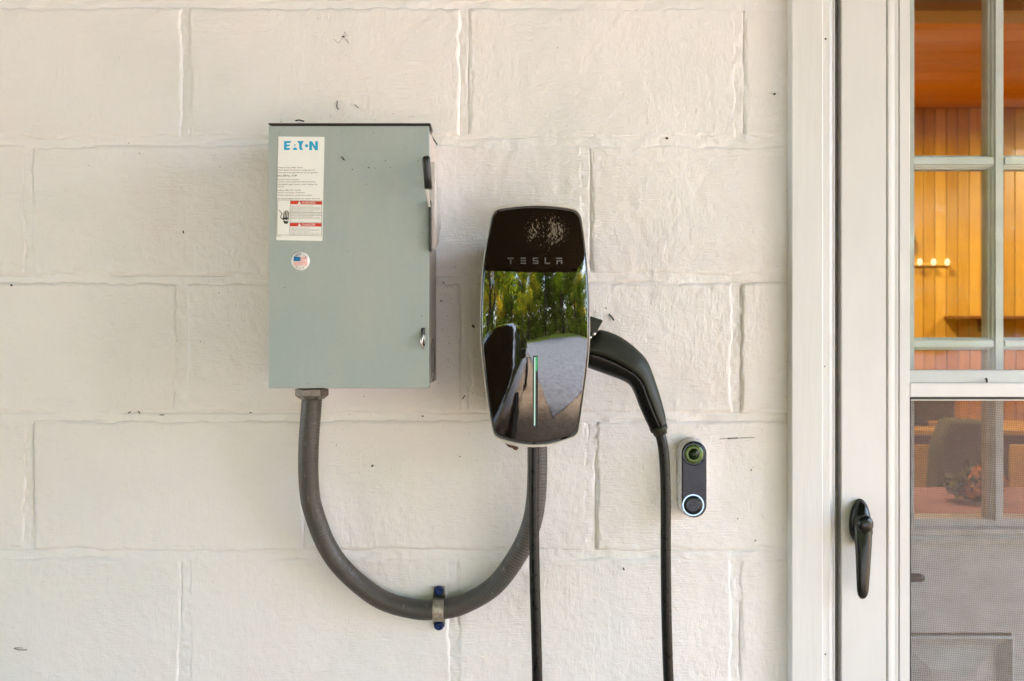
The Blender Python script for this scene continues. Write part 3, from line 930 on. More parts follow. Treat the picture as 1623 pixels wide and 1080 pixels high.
# flecks of dirt stuck on the cover
dk = MB()
for px, py, r in ((542, 247, 0), (584.5, 266, 1.3), (558.5, 269.3, .9), (611, 255, .9), (594.5, 266.8, .8), (618.5, 266, .8), (547.6, 241.5, .7), (592, 211, .8), (534.5, 214.5, .7), (662.7, 255.5, .9), (451, 456.3, 1.0), (669, 501, 1.1), (443.8, 210.8, .7), (529.5, 340.8, .6), (551, 398.8, .7), (669.7, 369.5, .7), (488, 608.5, .7), (529.5, 583.8, .6)):
    if r == 0:
        dk.prism([(P(a, b, BD).x, P(a, b, BD).z) for a, b in ((540.8, 248.2), (543, 249.2), (547.5, 255), (544, 253.6))], -BD-.0012, -BD); continue
    p = P(px, py, BD)
    pts = [(p.x+r*SCL*.9*random.uniform(.6, 1.3)*math.cos(a), p.z+r*SCL*.6*random.uniform(.6, 1.3)*math.sin(a)) for a in [2*math.pi*j/7 for j in range(7)]]
    dk.prism(pts, -BD-.0007, -BD)
o = dk.build('dirt_flecks', M['debris'], bx); o['kind'] = 'stuff'

# ---------------------------------------------------------------- flexible conduit and its strap
cd = thing('flexible_conduit', 'grey ribbed flexible conduit sagging in a loop from the switch box to the charger', 'conduit', (X(690), 0, Z(970)))
cpts = [(494.3, 632, .062), (492, 665, .061), (489.5, 700, .058), (488.6, 740, .052), (490.2, 775, .045), (495.5, 806, .038), (516, 861, .027), (545.5, 903.5, .020), (600, 948, .0165), (655, 965.5, .016), (695, 966.5, .016), (733, 958.5, .0165), (783, 929, .020), (821, 879, .027), (841, 835, .034), (849, 795, .040), (851.5, 750, .046), (851.5, 700, .050), (850, 660, .052)]
cp = catmull([P(*p) for p in cpts], 24)
L_ = [0]
for a, b in zip(cp, cp[1:]): L_.append(L_[-1]+(b-a).length)
cp2 = resample(cp, 900)
tot = L_[-1]
rad = []
for i in range(900):
    s_ = tot*i/899
    amp = .00010 + .00020*sstep(.55, .72, np.float64(i/899)) + .00010*(i < 250)
    rad.append(.0140 + float(amp)*math.sin(2*math.pi*s_/.0046))
MB().tube(cp2, rad, 28).build('conduit_sleeve', M['conduit'], cd)
nt = MB()
nc = P(494.3, 628, .062)
zt_ = Z(616.5, .062)+.0035
hexr = lambda r, z: [(nc.x+r*math.cos(R(60*j+12)), nc.y+r*math.sin(R(60*j+12)), z) for j in range(6)]
nt.rings([hexr(.0222, zt_-.0035), hexr(.0228, zt_-.0040), hexr(.0228, zt_-.0125), hexr(.0160, zt_-.0180)], True, False)
nt.build('gland_nut', M['cast'], cd, bevel=.0006)
MB().lathe((nc.x, nc.y, 0), [(.0175, zt_-.0034), (.0175, cz0+.0042)], 'z', 24).build('lock_ring', M['steel'], cd)

cs = thing('conduit_strap', 'small weathered metal strap with two blue screws pinning the grey conduit to the wall', 'pipe strap', P(695, 966, 0))
sp_ = MB()
sx = P(695, 966, .02).x
prof2 = []
zc = P(695, 966.2, .016).z
out_l, in_l = [], []
for zoff, y in ((.0305, -.0045), (.0185, -.0045), (.0165, -.006)): out_l.append((y, zc+zoff))
for a in np.linspace(62, -62, 15):
    out_l.append((-.0160-.0158*math.cos(R(a)), zc+.0160*math.sin(R(a))/math.sin(R(62))*.95))
for zoff, y in ((-.0165, -.006), (-.0185, -.0045), (-.0295, -.0045)): out_l.append((y, zc+zoff))
in_l = [(y+.0020, z) for y, z in out_l]
wv = MB().prof_x(out_l + in_l[::-1], sx-.0078, sx+.0078)
wv.build('strap_band', M['strap'], cs, bevel=.0007)
rb = MB().prof_x([(y-.0010, z*1.0) for y, z in out_l[3:-3]] + [(y+.0004, z) for y, z in out_l[3:-3][::-1]], sx-.0022, sx+.0030)
rb.build('strap_rib', M['strap'], cs, bevel=.0004)
for py in (937.5, 992.5):
    c = P(695.3, py, .008)
    s1 = MB()
    hx = lambda r, y: [(c.x+r*math.cos(R(60*j+30)), y, c.z+r*math.sin(R(60*j+30))) for j in range(6)]
    s1.rings([hx(.0066, -.0045), hx(.0068, -.0090), hx(.0058, -.0102), hx(.0045, -.0102), hx(.0032, -.0088), hx(.0003, -.0086)], True, False)
    s1.rings([[(c.x+.0074*math.cos(R(18*j)), -.0044-h, c.z+.0074*math.sin(R(18*j))) for j in range(20)] for h in (0, .0012)], True)
    s1.build('screw', M['screw'], cs)

# ---------------------------------------------------------------- wall charger
CD = .150
ch = thing('wall_charger', 'black mirror faced car charger with a glowing vertical bar, mounted on the block wall', 'car charger', P(848, 710, 0))
outline = [(852, 321), (876, 321.9), (899, 324.3), (911, 326.9), (917, 330.8), (921, 337), (923.4, 345), (928.6, 381.5), (933.4, 442), (935.4, 500), (934.8, 543), (930.8, 592), (923.4, 649), (918.2, 685), (916, 691), (911, 696), (900, 700.3), (882, 706), (861, 709.8), (838, 710), (815, 706.8), (798, 702.4), (788, 698.5), (783, 693.5), (780.2, 686), (774, 653), (767.6, 602), (761.4, 543), (761.2, 483), (764.3, 426), (770.4, 381.5), (777, 345), (779.8, 335), (784, 328.8), (791, 325.8), (801, 324.2), (826, 321.8)]
oc = catmull([P(a, b, CD) for a, b in outline], 5, True)
cen = P(848, 515, CD)
KX, KZ = 2.5, .70
def face_h(x, z):
    u, w = x-cen.x, z-cen.z
    G = -7*.03*(math.log(math.cosh((w-.035)/.03)))
    return -KX*u*u - KZ*w*w - u*u*G
NR = 34
rs = []
for i in range(NR, 0, -1):
    s_ = (i/NR)*.975
    rs.append([(cen.x+(p.x-cen.x)*s_, -(CD+.012+face_h(cen.x+(p.x-cen.x)*s_, cen.z+(p.z-cen.z)*s_)), cen.z+(p.z-cen.z)*s_) for p in oc])
rs.append([(cen.x+(p.x-cen.x)*.002, -(CD+.012), cen.z+(p.z-cen.z)*.002) for p in oc])
g_ = MB().rings(rs, True)
# skirt back from the glass edge
edge = rs[0]
back = [(x, y+.0035, z) for x, y, z in edge]
g_.rings([back, edge], False, False)
go = g_.build('glass_face', M['mirror'], ch, recalc=True)
rim = []
for s_, dy in ((.978, .0), (.984, -.0012), (.992, -.0014), (1.0, .0005), (1.0, .006), (.985, .012)):
    rim.append([(cen.x+(p.x-cen.x)*s_, -(CD+.012+face_h(cen.x+(p.x-cen.x)*.975, cen.z+(p.z-cen.z)*.975))+dy+.0022, cen.z+(p.z-cen.z)*s_) for p in oc])
MB().rings(rim, False).build('rim', M['rim'], ch)
hs = []
for s_, y in ((.984, None), (.97, -.118), (.93, -.09), (.84, -.05), (.80, -.02), (.80, -.001)):
    if y is None:
        hs.append([(cen.x+(p.x-cen.x)*s_, -(CD+.012+face_h(cen.x+(p.x-cen.x)*.975, cen.z+(p.z-cen.z)*.975))+.013, cen.z+(p.z-cen.z)*s_) for p in oc])
    else: hs.append([(cen.x+(p.x-cen.x)*s_*.97, y, cen.z+(p.z-cen.z)*s_) for p in oc])
MB().rings(hs, True).build('back_housing', M['shell'], ch)
# raised geometric lettering on the glass
lt = MB()
def on_face(px, py, lift):
    p = P(px, py, CD+.008)
    return (p.x, -(CD+.012+face_h(p.x, p.z))-lift, p.z)
def plate(mb, pts, lift=.0005):
    n = len(pts)
    top = [on_face(x, y, lift) for x, y in pts]; bot = [on_face(x, y, -.001) for x, y in pts]
    mb.add(top+bot, [tuple(range(n))] + [(i, (i+1) % n, (i+1) % n+n, i+n) for i in range(n)])
t0, t1 = 408.3, 418.6
plate(lt, [(804.2, t0), (814.2, t0), (814.2, t0+2), (804.2, t0+2)]); plate(lt, [(808.3, t0+3), (810.3, t0+3), (810.3, t1), (808.3, t1)])
for y in (t0, t0+4.1, t1-2): plate(lt, [(825.2, y), (834, y), (833.4, y+2), (825.2, y+2)])
plate(lt, [(844.5, t0), (853.2, t0), (852.6, t0+2), (844.5, t0+2)]); plate(lt, [(844.5, t0+2.01), (846.4, t0+2.01), (846.4, t0+4.09), (844.5, t0+4.09)]); plate(lt, [(844.5, t0+4.1), (853.2, t0+4.1), (853.2, t0+6.1), (844.5, t0+6.1)]); plate(lt, [(851.3, t0+6.11), (853.2, t0+6.11), (853.2, t1-2.01), (851.3, t1-2.01)]); plate(lt, [(844.5, t1-2), (853.2, t1-2), (853.2, t1), (844.5, t1)])
plate(lt, [(863.4, t0), (865.4, t0), (865.4, t1), (863.4, t1)]); plate(lt, [(865.41, t1-2), (872, t1-2), (871.4, t1), (865.41, t1)])
plate(lt, [(882.2, t0), (891.4, t0), (891.4, t0+2), (882.2, t0+2)]); plate(lt, [(882.2, t0+4.1), (884.2, t0+4.1), (884.2, t1), (882.2, t1)]); plate(lt, [(889.4, t0+4.1), (891.4, t0+4.1), (891.4, t1), (889.4, t1)]); plate(lt, [(884.21, t0+4.1), (889.39, t0+4.1), (889.39, t0+6), (884.21, t0+6)])
lt.build('lettering', M['letter'], ch)
def strip(name, x0, x1, y0, y1, lift, mat):
    b_ = MB(); n = 20
    rr = []
    for i in range(n+1):
        y = y0+(y1-y0)*i/n
        rr.append([on_face(x0, y, -.001), on_face(x0, y, lift), on_face(x1, y, lift), on_face(x1, y, -.001)])
    b_.rings(rr, True, False)
    return b_.build(name, mat, ch)
strip('light_bar_frame', 844.6, 852.6, 564, 679, .0003, M['gasket'])
strip('light_bar', 846.6, 848.5, 566.5, 676.0, .0007, M['bar'])
strip('light_bar_glow', 848.9, 852.0, 565.5, 588, .0007, M['bar_green'])
# holster block the plug sits in
hb = MB()
hb.prism([(P(a, b, .095).x, P(a, b, .095).z) for a, b in ((915, 497), (936, 502.4), (954.5, 508.4), (949, 518), (944, 528.5), (936, 536), (915, 545))], -.112, -.070)
hb.build('plug_holster', M['shell'], ch, bevel=.002)
sc2 = MB(); p = P(941.2, 529.5, .112); sc2.lathe((p.x, -.112, p.z), [(.0026, 0), (.0026, .0018), (.0004, .002)], 'y', 12)
p = P(935.4, 535, .112); sc2.lathe((p.x, -.112, p.z), [(.002, 0), (.002, .0018), (.0004, .002)], 'y', 12)
sc2.build('holster_pin', M['steel'], ch)

# ---------------------------------------------------------------- charging cable with its plug
cc = thing('charging_cable', 'black charging cable with a bent olive black plug holstered at the charger side', 'cable', P(1000, 600, .08))
up = [(905, 527), (925, 529), (939, 532), (945, 527), (951, 523), (966.7, 526.7), (989, 537.5), (1011, 555), (1025.5, 571.5), (1035.5, 595.5), (1044.4, 622), (1053, 653), (1056.6, 673)]
seam = [(905, 555), (925, 556.5), (934, 558.5), (955.5, 564), (984, 578), (1006.7, 593.5), (1018, 609), (1026.7, 631), (1038, 658), (1047.5, 679)]
low = [(905, 575), (925, 581), (932, 583.5), (955.5, 592), (984, 602.6), (997.8, 611), (1005.5, 624.4), (1013, 644), (1022, 664), (1030.5, 682)]
PDH = .085
N_ = 60
U = resample(catmull([P(a, b, PDH) for a, b in up], 6), N_)
S_ = resample(catmull([P(a, b, PDH) for a, b in seam], 6), N_)
W_ = resample(catmull([P(a, b, PDH) for a, b in low], 6), N_)
def half_loft(A, B, name, mat, full):
    rs = []
    for i in range(N_):
        a, b = A[i], B[i]
        w = (U[i]-W_[i]).length
        dep = min(.021, w*.46)*full
        ring = []
        K = 9
        for k in range(K):
            t = k/(K-1)
            ring.append(a.lerp(b, .5*(1-math.cos(math.pi*.5*t*1.0))*2*.5 if False else 1-math.cos(math.pi*.5*t)) + Vector((0, -dep*math.sin(math.pi*.5*t), 0)))
        for k in range(K-1, 0, -1):
            t = k/(K-1)
            ring.append(a.lerp(b, 1-math.cos(math.pi*.5*t)) + Vector((0, dep*math.sin(math.pi*.5*t), 0)))
        rs.append([tuple(p) for p in ring])
    return MB().rings(rs, True).build(name, mat, cc)
half_loft(U, S_, 'plug_shell', M['shell'], 1.0)
W2 = W_; S2 = [s.lerp(w, .01) for s, w in zip(S_, W_)]
half_loft(W2, S2, 'plug_grip', M['grip'], .93)
col_ = MB()
bdir = (P(1050, 700, PDH)-P(1041, 672, PDH)).normalized()
c0 = P(1043, 676, PDH)
col_.tube([c0, c0+bdir*.006, c0+bdir*.007, c0+bdir*.012], [.0125, .0118, .0100, .0092], 20)
col_.build('strain_relief', M['shell'], cc)
path = [P(1040, 668, .085), P(1045, 684, .085), P(1050, 703, .085), P(1053, 730, .084), P(1054.8, 770, .083), P(1055.2, 820, .082), P(1055.2, 884, .081), P(1056.2, 966, .080), P(1057.5, 1020, .079), P(1059.8, 1080, .078), Vector((.222, -.08, .70)), Vector((.20, -.085, .55)), Vector((.13, -.09, .45)), Vector((.06, -.09, .50)), Vector((.037, -.09, .66)), P(851.6, 1080, .095), P(850.0, 1010, .095), P(848.2, 941, .096), P(846.8, 870, .096), P(846.0, 800, .096), P(846.2, 740, .096), P(846.6, 700, .096), P(846.6, 670, .096)]
MB().tube(resample(catmull(path, 12), 420), .00715, 22).build('cable', M['cable'], cc)

# ---------------------------------------------------------------- doorbell
db = thing('video_doorbell', 'slim pill shaped doorbell with a green lens and glowing white ring on the wall', 'doorbell', P(1099, 760, 0))
DD = .026
def pill(x0, x1, y0, y1, d, shrink=0, n=16):
    a, b = P(x0, y0, d), P(x1, y1, d)
    xa, xb, zt2, zb2 = a.x+shrink, b.x-shrink, a.z-shrink, b.z+shrink
    r = (xb-xa)/2; out = []
    for k in range(n+1):
        t = math.pi*k/n; out.append((xa+r+r*math.cos(t), zt2-r+r*math.sin(t)))
    for k in range(n+1):
        t = math.pi+math.pi*k/n; out.append((xa+r+r*math.cos(t), zb2+r+r*math.sin(t)))
    return out
hb_ = MB()
hb_.rings([[(x, -y, z) for x, z in pill(1078.2, 1121.4, 696.8, 822.4, DD, s)] for y, s in ((0.001, 0), (.018, 0), (.0235, .0004), (.0252, .0018), (.0250, .0030))], True)
hb_.build('housing', M['bell_white'], db)
fc = MB()
fc.rings([[(x, -y, z) for x, z in pill(1079.8, 1120.6, 698.6, 820.8, DD, s)] for y, s in ((.0235, .0008), (.0266, .0008), (.0272, .0014), (.0273, .0030))], True)
fo = fc.build('face', M['bell_face'], db)
c = P(1099.6, 720.0, .0275)
MB().lathe((c.x, -.0272, c.z), [(.0168, -.0004), (.0168, .0003), (.0155, .0006), (.0145, .0004)], 'y', 40).build('lens_bezel', M['bell_navy'], db)
MB().lathe((c.x, -.0274, c.z), [(.0138, 0), (.0136, .0008), (.0085, .0004), (.0078, .0002)], 'y', 40).build('lens_ring', M['lens_green'], db)
MB().lathe((c.x, -.0274, c.z), [(.0076, 0), (.0072, .0010), (.0050, .0002), (.0048, .0010), (.003, .0016), (.0003, .0018)], 'y', 32).build('lens', M['lens_dark'], db)
MB().box(c.x-.0004, c.x+.0004, -.0280, -.0270, c.z+.0150, c.z+.0172).build('status_dot', M['letter'], db)
c = P(1098.8, 801.0, .0275)
MB().lathe((c.x, -.0272, c.z), [(.0157, 0), (.0155, .0006), (.0142, .0008), (.0138, .0003), (.0136, -.0002)], 'y', 48).build('light_ring', M['ring'], db)
MB().lathe((c.x, -.0272, c.z), [(.0134, 0), (.0131, .0004), (.008, .0001), (.0003, .0000)], 'y', 40).build('button', M['bell_navy'], db)

# ---------------------------------------------------------------- bits stuck to the wall
lf = MB()
pp = [(801, 704), (806, 706), (812, 707), (819, 709), (822, 711), (819, 714.5), (815, 713.5), (812, 711), (806, 709.5)]
vs_ = [P(a, b, .02+.004*random.random()) for a, b in pp]
lf.prism([(p.x, p.z) for p in vs_], -.020, -.012)
tag(lf.build('dead_leaf', M['leaf_dead']), 'crumpled brown scrap of leaf caught under the lower left edge of the charger', 'leaf')
tw = MB()
for pts, r in (([(680.5, 212), (684.5, 217), (690, 225), (693, 229)], .0009), ([(683, 211), (685, 217), (684, 222)], .0007), ([(687.6, 221), (682, 223)], .0004)):
    tw.tube([P(a, b, .012+.004*i) for i, (a, b) in enumerate(pts)], r, 6)
tag(tw.build('dry_twig', M['debris']), 'tiny forked dry twig stuck beside the upper right corner of the switch box', 'twig')
sm = MB()
def smudge(pts, w, d=.0018):
    for a, b in zip(pts, pts[1:]):
        p, q_ = P(*a, d), P(*b, d)
        sm.tube([p, q_], w*SCL*.42, 6)
smudge([(534, 160), (534.5, 164), (533.6, 169), (536.2, 174)], 2.0)
smudge([(562, 166), (568, 171.4)], 1.4)
smudge([(529, 62), (536.5, 69), (544, 59), (549, 56), (546.5, 50.5), (544, 59), (553, 69), (549, 62)], .5)
smudge([(542, 58), (546, 58.5)], 2.4)
smudge([(1227, 148.5), (1229, 149.6)], 4.0); smudge([(1055, 219), (1059, 220)], 3.8)
smudge([(290, 366), (291, 370)], 2.4); smudge([(17.5, 451), (18.5, 453.5)], 3.2); smudge([(22, 1028), (30, 1030.5), (43, 1030.5)], 1.4); smudge([(24, 1027), (36, 1027.2)], .9)
smudge([(589, 740), (591.5, 737.5)], 3.2); smudge([(728, 723.5), (729.5, 724.5)], 2.4)
smudge([(965, 498), (971, 504), (973, 508)], 2.6); smudge([(959, 487), (962, 490)], 1.2)
smudge([(1141, 696), (1150, 695.4)], .8); smudge([(1153, 695.5), (1170, 694.6)], 1.8); smudge([(1172, 694.6), (1196, 693.6)], .8)
smudge([(988, 900), (989.4, 904)], 2.6); smudge([(1190, 744), (1191, 746)], 2.2); smudge([(1169, 822), (1169.6, 823)], 2.4); smudge([(1196, 858), (1198, 856)], 1.8)
smudge([(702, 447), (704, 450)], 2.0); smudge([(698, 477), (700, 478)], 3.0); smudge([(883, 76), (884, 76.6)], 1.6); smudge([(748, 516), (752, 519)], 4.5); smudge([(733, 633), (737, 627)], 2.0); smudge([(669, 659), (671, 661)], 3)
smudge([(468, 191.5), (474, 190.5), (482, 192.5)], 2.4, .004); smudge([(1050, 697), (1052, 698)], .8)
smudge([(1051, 738), (1061, 742)], 1.6); smudge([(1194, 740), (1195, 741)], 1)
smudge([(203, 655), (207, 653)], 2); smudge([(219, 652), (222, 656)], 2); smudge([(253, 658), (260, 658)], 1.8); smudge([(395, 655), (399, 654)], 1.8)
for i in range(130):
    zone = random.choice(((430, 700, 180, 196), (694, 722, 400, 610), (694, 722, 400, 610), (740, 775, 420, 680), (740, 790, 600, 740), (500, 760, 620, 760), (480, 760, 20, 190), (250, 424, 250, 620), (880, 1240, 180, 1000), (1245, 1252, 240, 640)))
    a, b = random.uniform(zone[0], zone[1]), random.uniform(zone[2], zone[3])
    smudge([(a, b), (a+random.uniform(-1, 1.3), b+random.uniform(-1, 1.3))], random.choice((.5, .7, .8, 1.0, 1.3)))
tag(sm.build('wall_specks', M['debris']), 'dark fly specks and cobweb scraps scattered over the painted blocks', 'specks', kind='stuff')
bug = MB(); p = P(1563.5, 604, .004)
bug.tube([P(1564, 606.5, F+.001), P(1563.8, 602, F+.001), P(1562.2, 599.6, F)], [.0012, .0016, .0014], 8)
tag(bug.build('dead_bug', M['debris']), 'small dark bug stuck on the ledge above the storm door mid rail', 'bug')
# ---------------------------------------------------------------- the room behind the door
def wood(name, c1, c2, rough=.35, axis='z'):
    t = NT(name)
    sc3 = {'z': (14, 14, 1.1), 'x': (1.1, 14, 14)}[axis]
    n = t.noise(t.coord(sc3), 3.0, 5, .6, .8)
    oi = t.new('ObjectInfo')
    tone = t.math('ADD', t.math('MULTIPLY', n, .7), t.math('MULTIPLY', oi.outputs['Random'], .4))
    t.base(t.ramp(tone, [(.2, c1), (.85, c2)]), rough, 0, 0.0 if 'soffit' in name else .5)
    return t.m
M['wood_wall'] = wood('amber_wall_board', (.40, .21, .025), (.74, .47, .09))
M['wood_ceil'] = wood('amber_ceiling_board', (.58, .25, .006), (.74, .37, .012), .5, 'x')
M['wood_dark'] = wood('brown_shelf_wood', (.14, .045, .012), (.22, .08, .02))
M['cloth'] = simple('mauve_tablecloth', (.24, .12, .14), .8, var=.3, nscale=30)
M['green_uph'] = simple('olive_upholstery', (.055, .065, .012), .8, var=.3, nscale=20)
M['orange'] = simple('orange_cushion', (.62, .24, .03), .7, var=.2, nscale=15)
M['room_white'] = simple('room_white', (.50, .47, .41), .6, var=.1, nscale=8)
M['lamp_glow'] = emit('lamp_glass', (1.0, .74, .42), .12)
M['floor_wood'] = wood('floor_wood', (.20, .08, .03), (.30, .13, .05), .3, 'x')
RX0, RX1, RY0, RY1, RZ = .32, 4.0, .205, 2.78, 2.40
def plain(name, x0, x1, y0, y1, z0, z1, mat, kind='structure'):
    o = MB().box(x0, x1, y0, y1, z0, z1).build(name, mat); o['kind'] = kind; return o
plain('room_floor', RX0, RX1, RY0, RY1+.1, -.12, -.001, M['floor_wood'])
ceil = plain('room_ceiling', RX0, RX1, RY0, RY1+.1, RZ+.014, RZ+.12, M['wood_dark'])
y = RY0; 
while y < RY1:
    o = MB().box(RX0+.001, RX1-.001, y+.002, min(y+.118, RY1), RZ, RZ+.0135).build('ceiling_board', M['wood_ceil'], ceil); y += .12
M['wood_low'] = wood('red_brown_wainscot', (.27, .10, .006), (.42, .19, .015))
bw = thing('room_back_wall', 'amber beadboard wall at the back of the room seen through the door glass', 'wall', (2, RY1+.05, 0))
MB().box(RX0, RX1, RY1+.012, RY1+.1, 0, RZ+.013).build('backing', M['wood_dark'], bw)
MB().box(RX0+.6, RX1-.06, RY1-.016, RY1+.0115, 1.263, 1.285).build('wainscot_cap', M['wood_low'], bw, bevel=.003)
x = RX0+.6
while x < RX1-.06:
    MB().box(x+.0015, x+.0525, RY1, RY1+.0115, 1.286, RZ-.001).build('wall_board', M['wood_wall'], bw, bevel=.003)
    MB().box(x+.0015, x+.0525, RY1-.006, RY1+.0115, 0, 1.262).build('wainscot_board', M['wood_low'], bw, bevel=.003); x += .054
for nm, lab, a, b in (('room_left_wall', 'plain inner wall left of the inner door inside the room', RX0-.1, RX0), ('room_right_wall', 'plain inner wall at the far right end of the room', RX1, RX1+.1)):
    o = MB().box(a, b, RY0, RY1+.1, 0, RZ+.12).build(nm, M['wood_wall']); tag(o, lab, 'wall')
fw = MB()
fw.box(RX0, OPEN_X0-.0, .2005, .2045, 0, RZ+.1); fw.box(OPEN_X1, RX1, .2005, .2045, 0, RZ+.1)
tag(fw.build('room_front_lining', M['wood_wall']), 'wood lining on the inner face of the block wall either side of the door', 'wall lining')
bmz = MB(); bmz.box(RX0, RX1, 1.34, 1.445, 2.302, RZ-.001); bmz.box(RX0, RX1, 1.325, 1.339, 2.335, RZ-.001); bmz.box(RX0, RX1, 1.31, 1.3245, 2.36, RZ-.001)
tag(bmz.build('ceiling_beam', M['room_white']), 'off white boxed beam crossing the amber ceiling at the top of the door glass', 'beam')
# dado shelf on the back wall, sconce row, ornament
sh_ = thing('wall_shelf', 'long dark wooden shelf fixed on the beadboard wall of the room', 'shelf', (2.6, 2.7, 1.4))
MB().box(2.04, 3.6, 2.70, 2.779, 1.40, 1.415).build('shelf_board', M['wood_dark'], sh_, bevel=.002)
for xx in (2.2, 2.9, 3.5): MB().box(xx, xx+.025, 2.72, 2.779, 1.34, 1.3995).build('bracket', M['wood_dark'], sh_)
scn = thing('wall_light', 'row of four glowing globes on a brass bar against the beadboard', 'wall light', (1.94, 2.75, 1.66))
MB().box(1.80, 2.06, 2.765, 2.779, 1.652, 1.664).build('bar', M['wood_wall'], scn, bevel=.003)
for i in range(4):
    MB().lathe((1.84+i*.064, 2.73, 1.65), [(.001, .0), (.008, .004), (.011, .012), (.011, .02), (.008, .028), (.004, .032)], 'z', 14).build('globe', M['lamp_glow'], scn)
orn = MB().lathe((1.865, 2.74, 1.735), [(.001, 0), (.012, .006), (.022, .03), (.021, .05), (.012, .070), (.005, .078), (.001, .088)], 'z', 16)  # dark green drop shape in front of the wall boards
tag(orn.build('green_wall_drop', simple('green_glass', (.03, .12, .015), .1, var=.2)), 'small dark green drop shape against the amber wall', 'green_drop')
def ceiling_lamp(x, y, lab, power):
    o = thing('ceiling_lamp', lab, 'ceiling lamp', (x, y, RZ), 'round lamps on the amber ceiling')
    MB().lathe((x, y, RZ-.001), [(.12, 0), (.12, -.03), (.11, -.032)], 'z', 24).build('canopy', M['strap'], o)
    MB().lathe((x, y, RZ-.034), [(.108, 0), (.10, -.03), (.05, -.05), (.002, -.054)], 'z', 24).build('lamp_shade', M['lamp_glow'], o)
    l = bpy.data.lights.new('lamp_light', 'AREA'); l.shape = 'DISK'; l.size = .24; l.energy = power; l.color = (1.0, .76, .46)
    lo = bpy.data.objects.new('lamp_light', l); col.objects.link(lo); lo.location = (x, y, RZ-.10); attach(lo, o)
ceiling_lamp(1.35, 2.05, 'round glowing ceiling lamp nearest the door, above the table', 2.3)
ceiling_lamp(2.95, 1.9, 'round glowing ceiling lamp at the far right end of the room', 2.1)
# furniture glimpsed through the screen
tb_ = thing('dining_table', 'table under a mauve cloth just inside the door, behind the insect screen', 'table', (1.6, 1.6, 0))
ct = MB(); ct.box(1.05, 2.3, 1.28, 1.95, .735, .75); ct.build('table_top', M['cloth'], tb_, bevel=.004)
ck = MB()
for (xa, ya, xb, yb) in ((1.05, 1.28, 2.3, 1.28), (2.3, 1.28, 2.3, 1.95), (1.05, 1.95, 2.3, 1.95), (1.05, 1.28, 1.05, 1.95)):
    n = 40; rows = []
    for zz, amp in ((.734, .0), (.62, .012), (.5, .02)):
        rows.append([(xa+(xb-xa)*i/n + (0 if xa != xb else amp*math.sin(i*1.7)), ya+(yb-ya)*i/n + (0 if ya != yb else amp*math.sin(i*1.7)), zz) for i in range(n+1)])
    ck.rings(rows, False, True, False)
ck.build('cloth_skirt', M['cloth'], tb_)
for xx in (1.12, 2.22):
    for yy in (1.35, 1.88): MB().box(xx-.02, xx+.02, yy-.02, yy+.02, 0, .734).build('leg', M['wood_dark'], tb_)
arm_ = thing('armchair', 'olive green high backed chair beyond the mauve table', 'chair', (1.62, 2.2, 0))
bk = MB(); bk.prism([(1.60, .40), (1.90, .40), (1.90, .86), (1.84, .99), (1.68, 1.0), (1.64, .9)], 2.02, 2.12); bk.build('backrest', M['green_uph'], arm_, bevel=.02)
MB().box(1.58, 1.92, 2.13, 2.55, .34, .46).build('seat', M['green_uph'], arm_, bevel=.02)
for xx in (1.61, 1.89):
    for yy in (2.06, 2.52): MB().box(xx-.018, xx+.018, yy-.018, yy+.018, 0, .338).build('leg', M['wood_dark'], arm_)
fa = thing('flower_arrangement', 'bunch of orange and yellow flowers in a short dark pot on the mauve tablecloth', 'flowers', (1.60, 1.66, .7505))
MB().lathe((1.60, 1.66, .751), [(.03, 0), (.036, .01), (.042, .045), (.038, .05), (.02, .05)], 'z', 18).build('pot', M['black'], fa)
def petals(name, cen_, rad_, n, sz, mat_, seed):
    return leaf_cloud(name, cen_, rad_, n, sz, mat_, fa, seed)
PET = True
cb = thing('sideboard', 'brown wooden sideboard standing against the beadboard wall', 'sideboard', (2.1, 2.55, 0))
MB().box(1.62, 3.0, 2.36, 2.77, .08, .90).build('carcass', M['wood_dark'], cb, bevel=.004)
MB().box(1.60, 3.02, 2.34, 2.775, .9005, .925).build('top', M['wood_wall'], cb, bevel=.004)
for i in range(3): MB().box(1.65+i*.45, 2.07+i*.45, 2.345, 2.3595, .14, .86).build('door', M['wood_wall'], cb, bevel=.004)
for xx in (1.66, 2.96):
    for yy in (2.4, 2.73): MB().box(xx-.02, xx+.02, yy-.02, yy+.02, 0, .0795).build('leg', M['wood_dark'], cb)
tv = thing('small_television', 'small black television on the sideboard, showing above the green chair', 'television', (1.86, 2.5, .925))
MB().box(1.66, 1.93, 2.46, 2.60, .950, 1.045).build('case', M['black'], tv, bevel=.008)
MB().box(1.68, 1.91, 2.457, 2.4595, .962, 1.035).build('screen', simple('dark_screen', (.03, .028, .026), .15), tv)
MB().box(1.72, 1.83, 2.50, 2.57, .9255, .9495).build('foot', M['black'], tv)

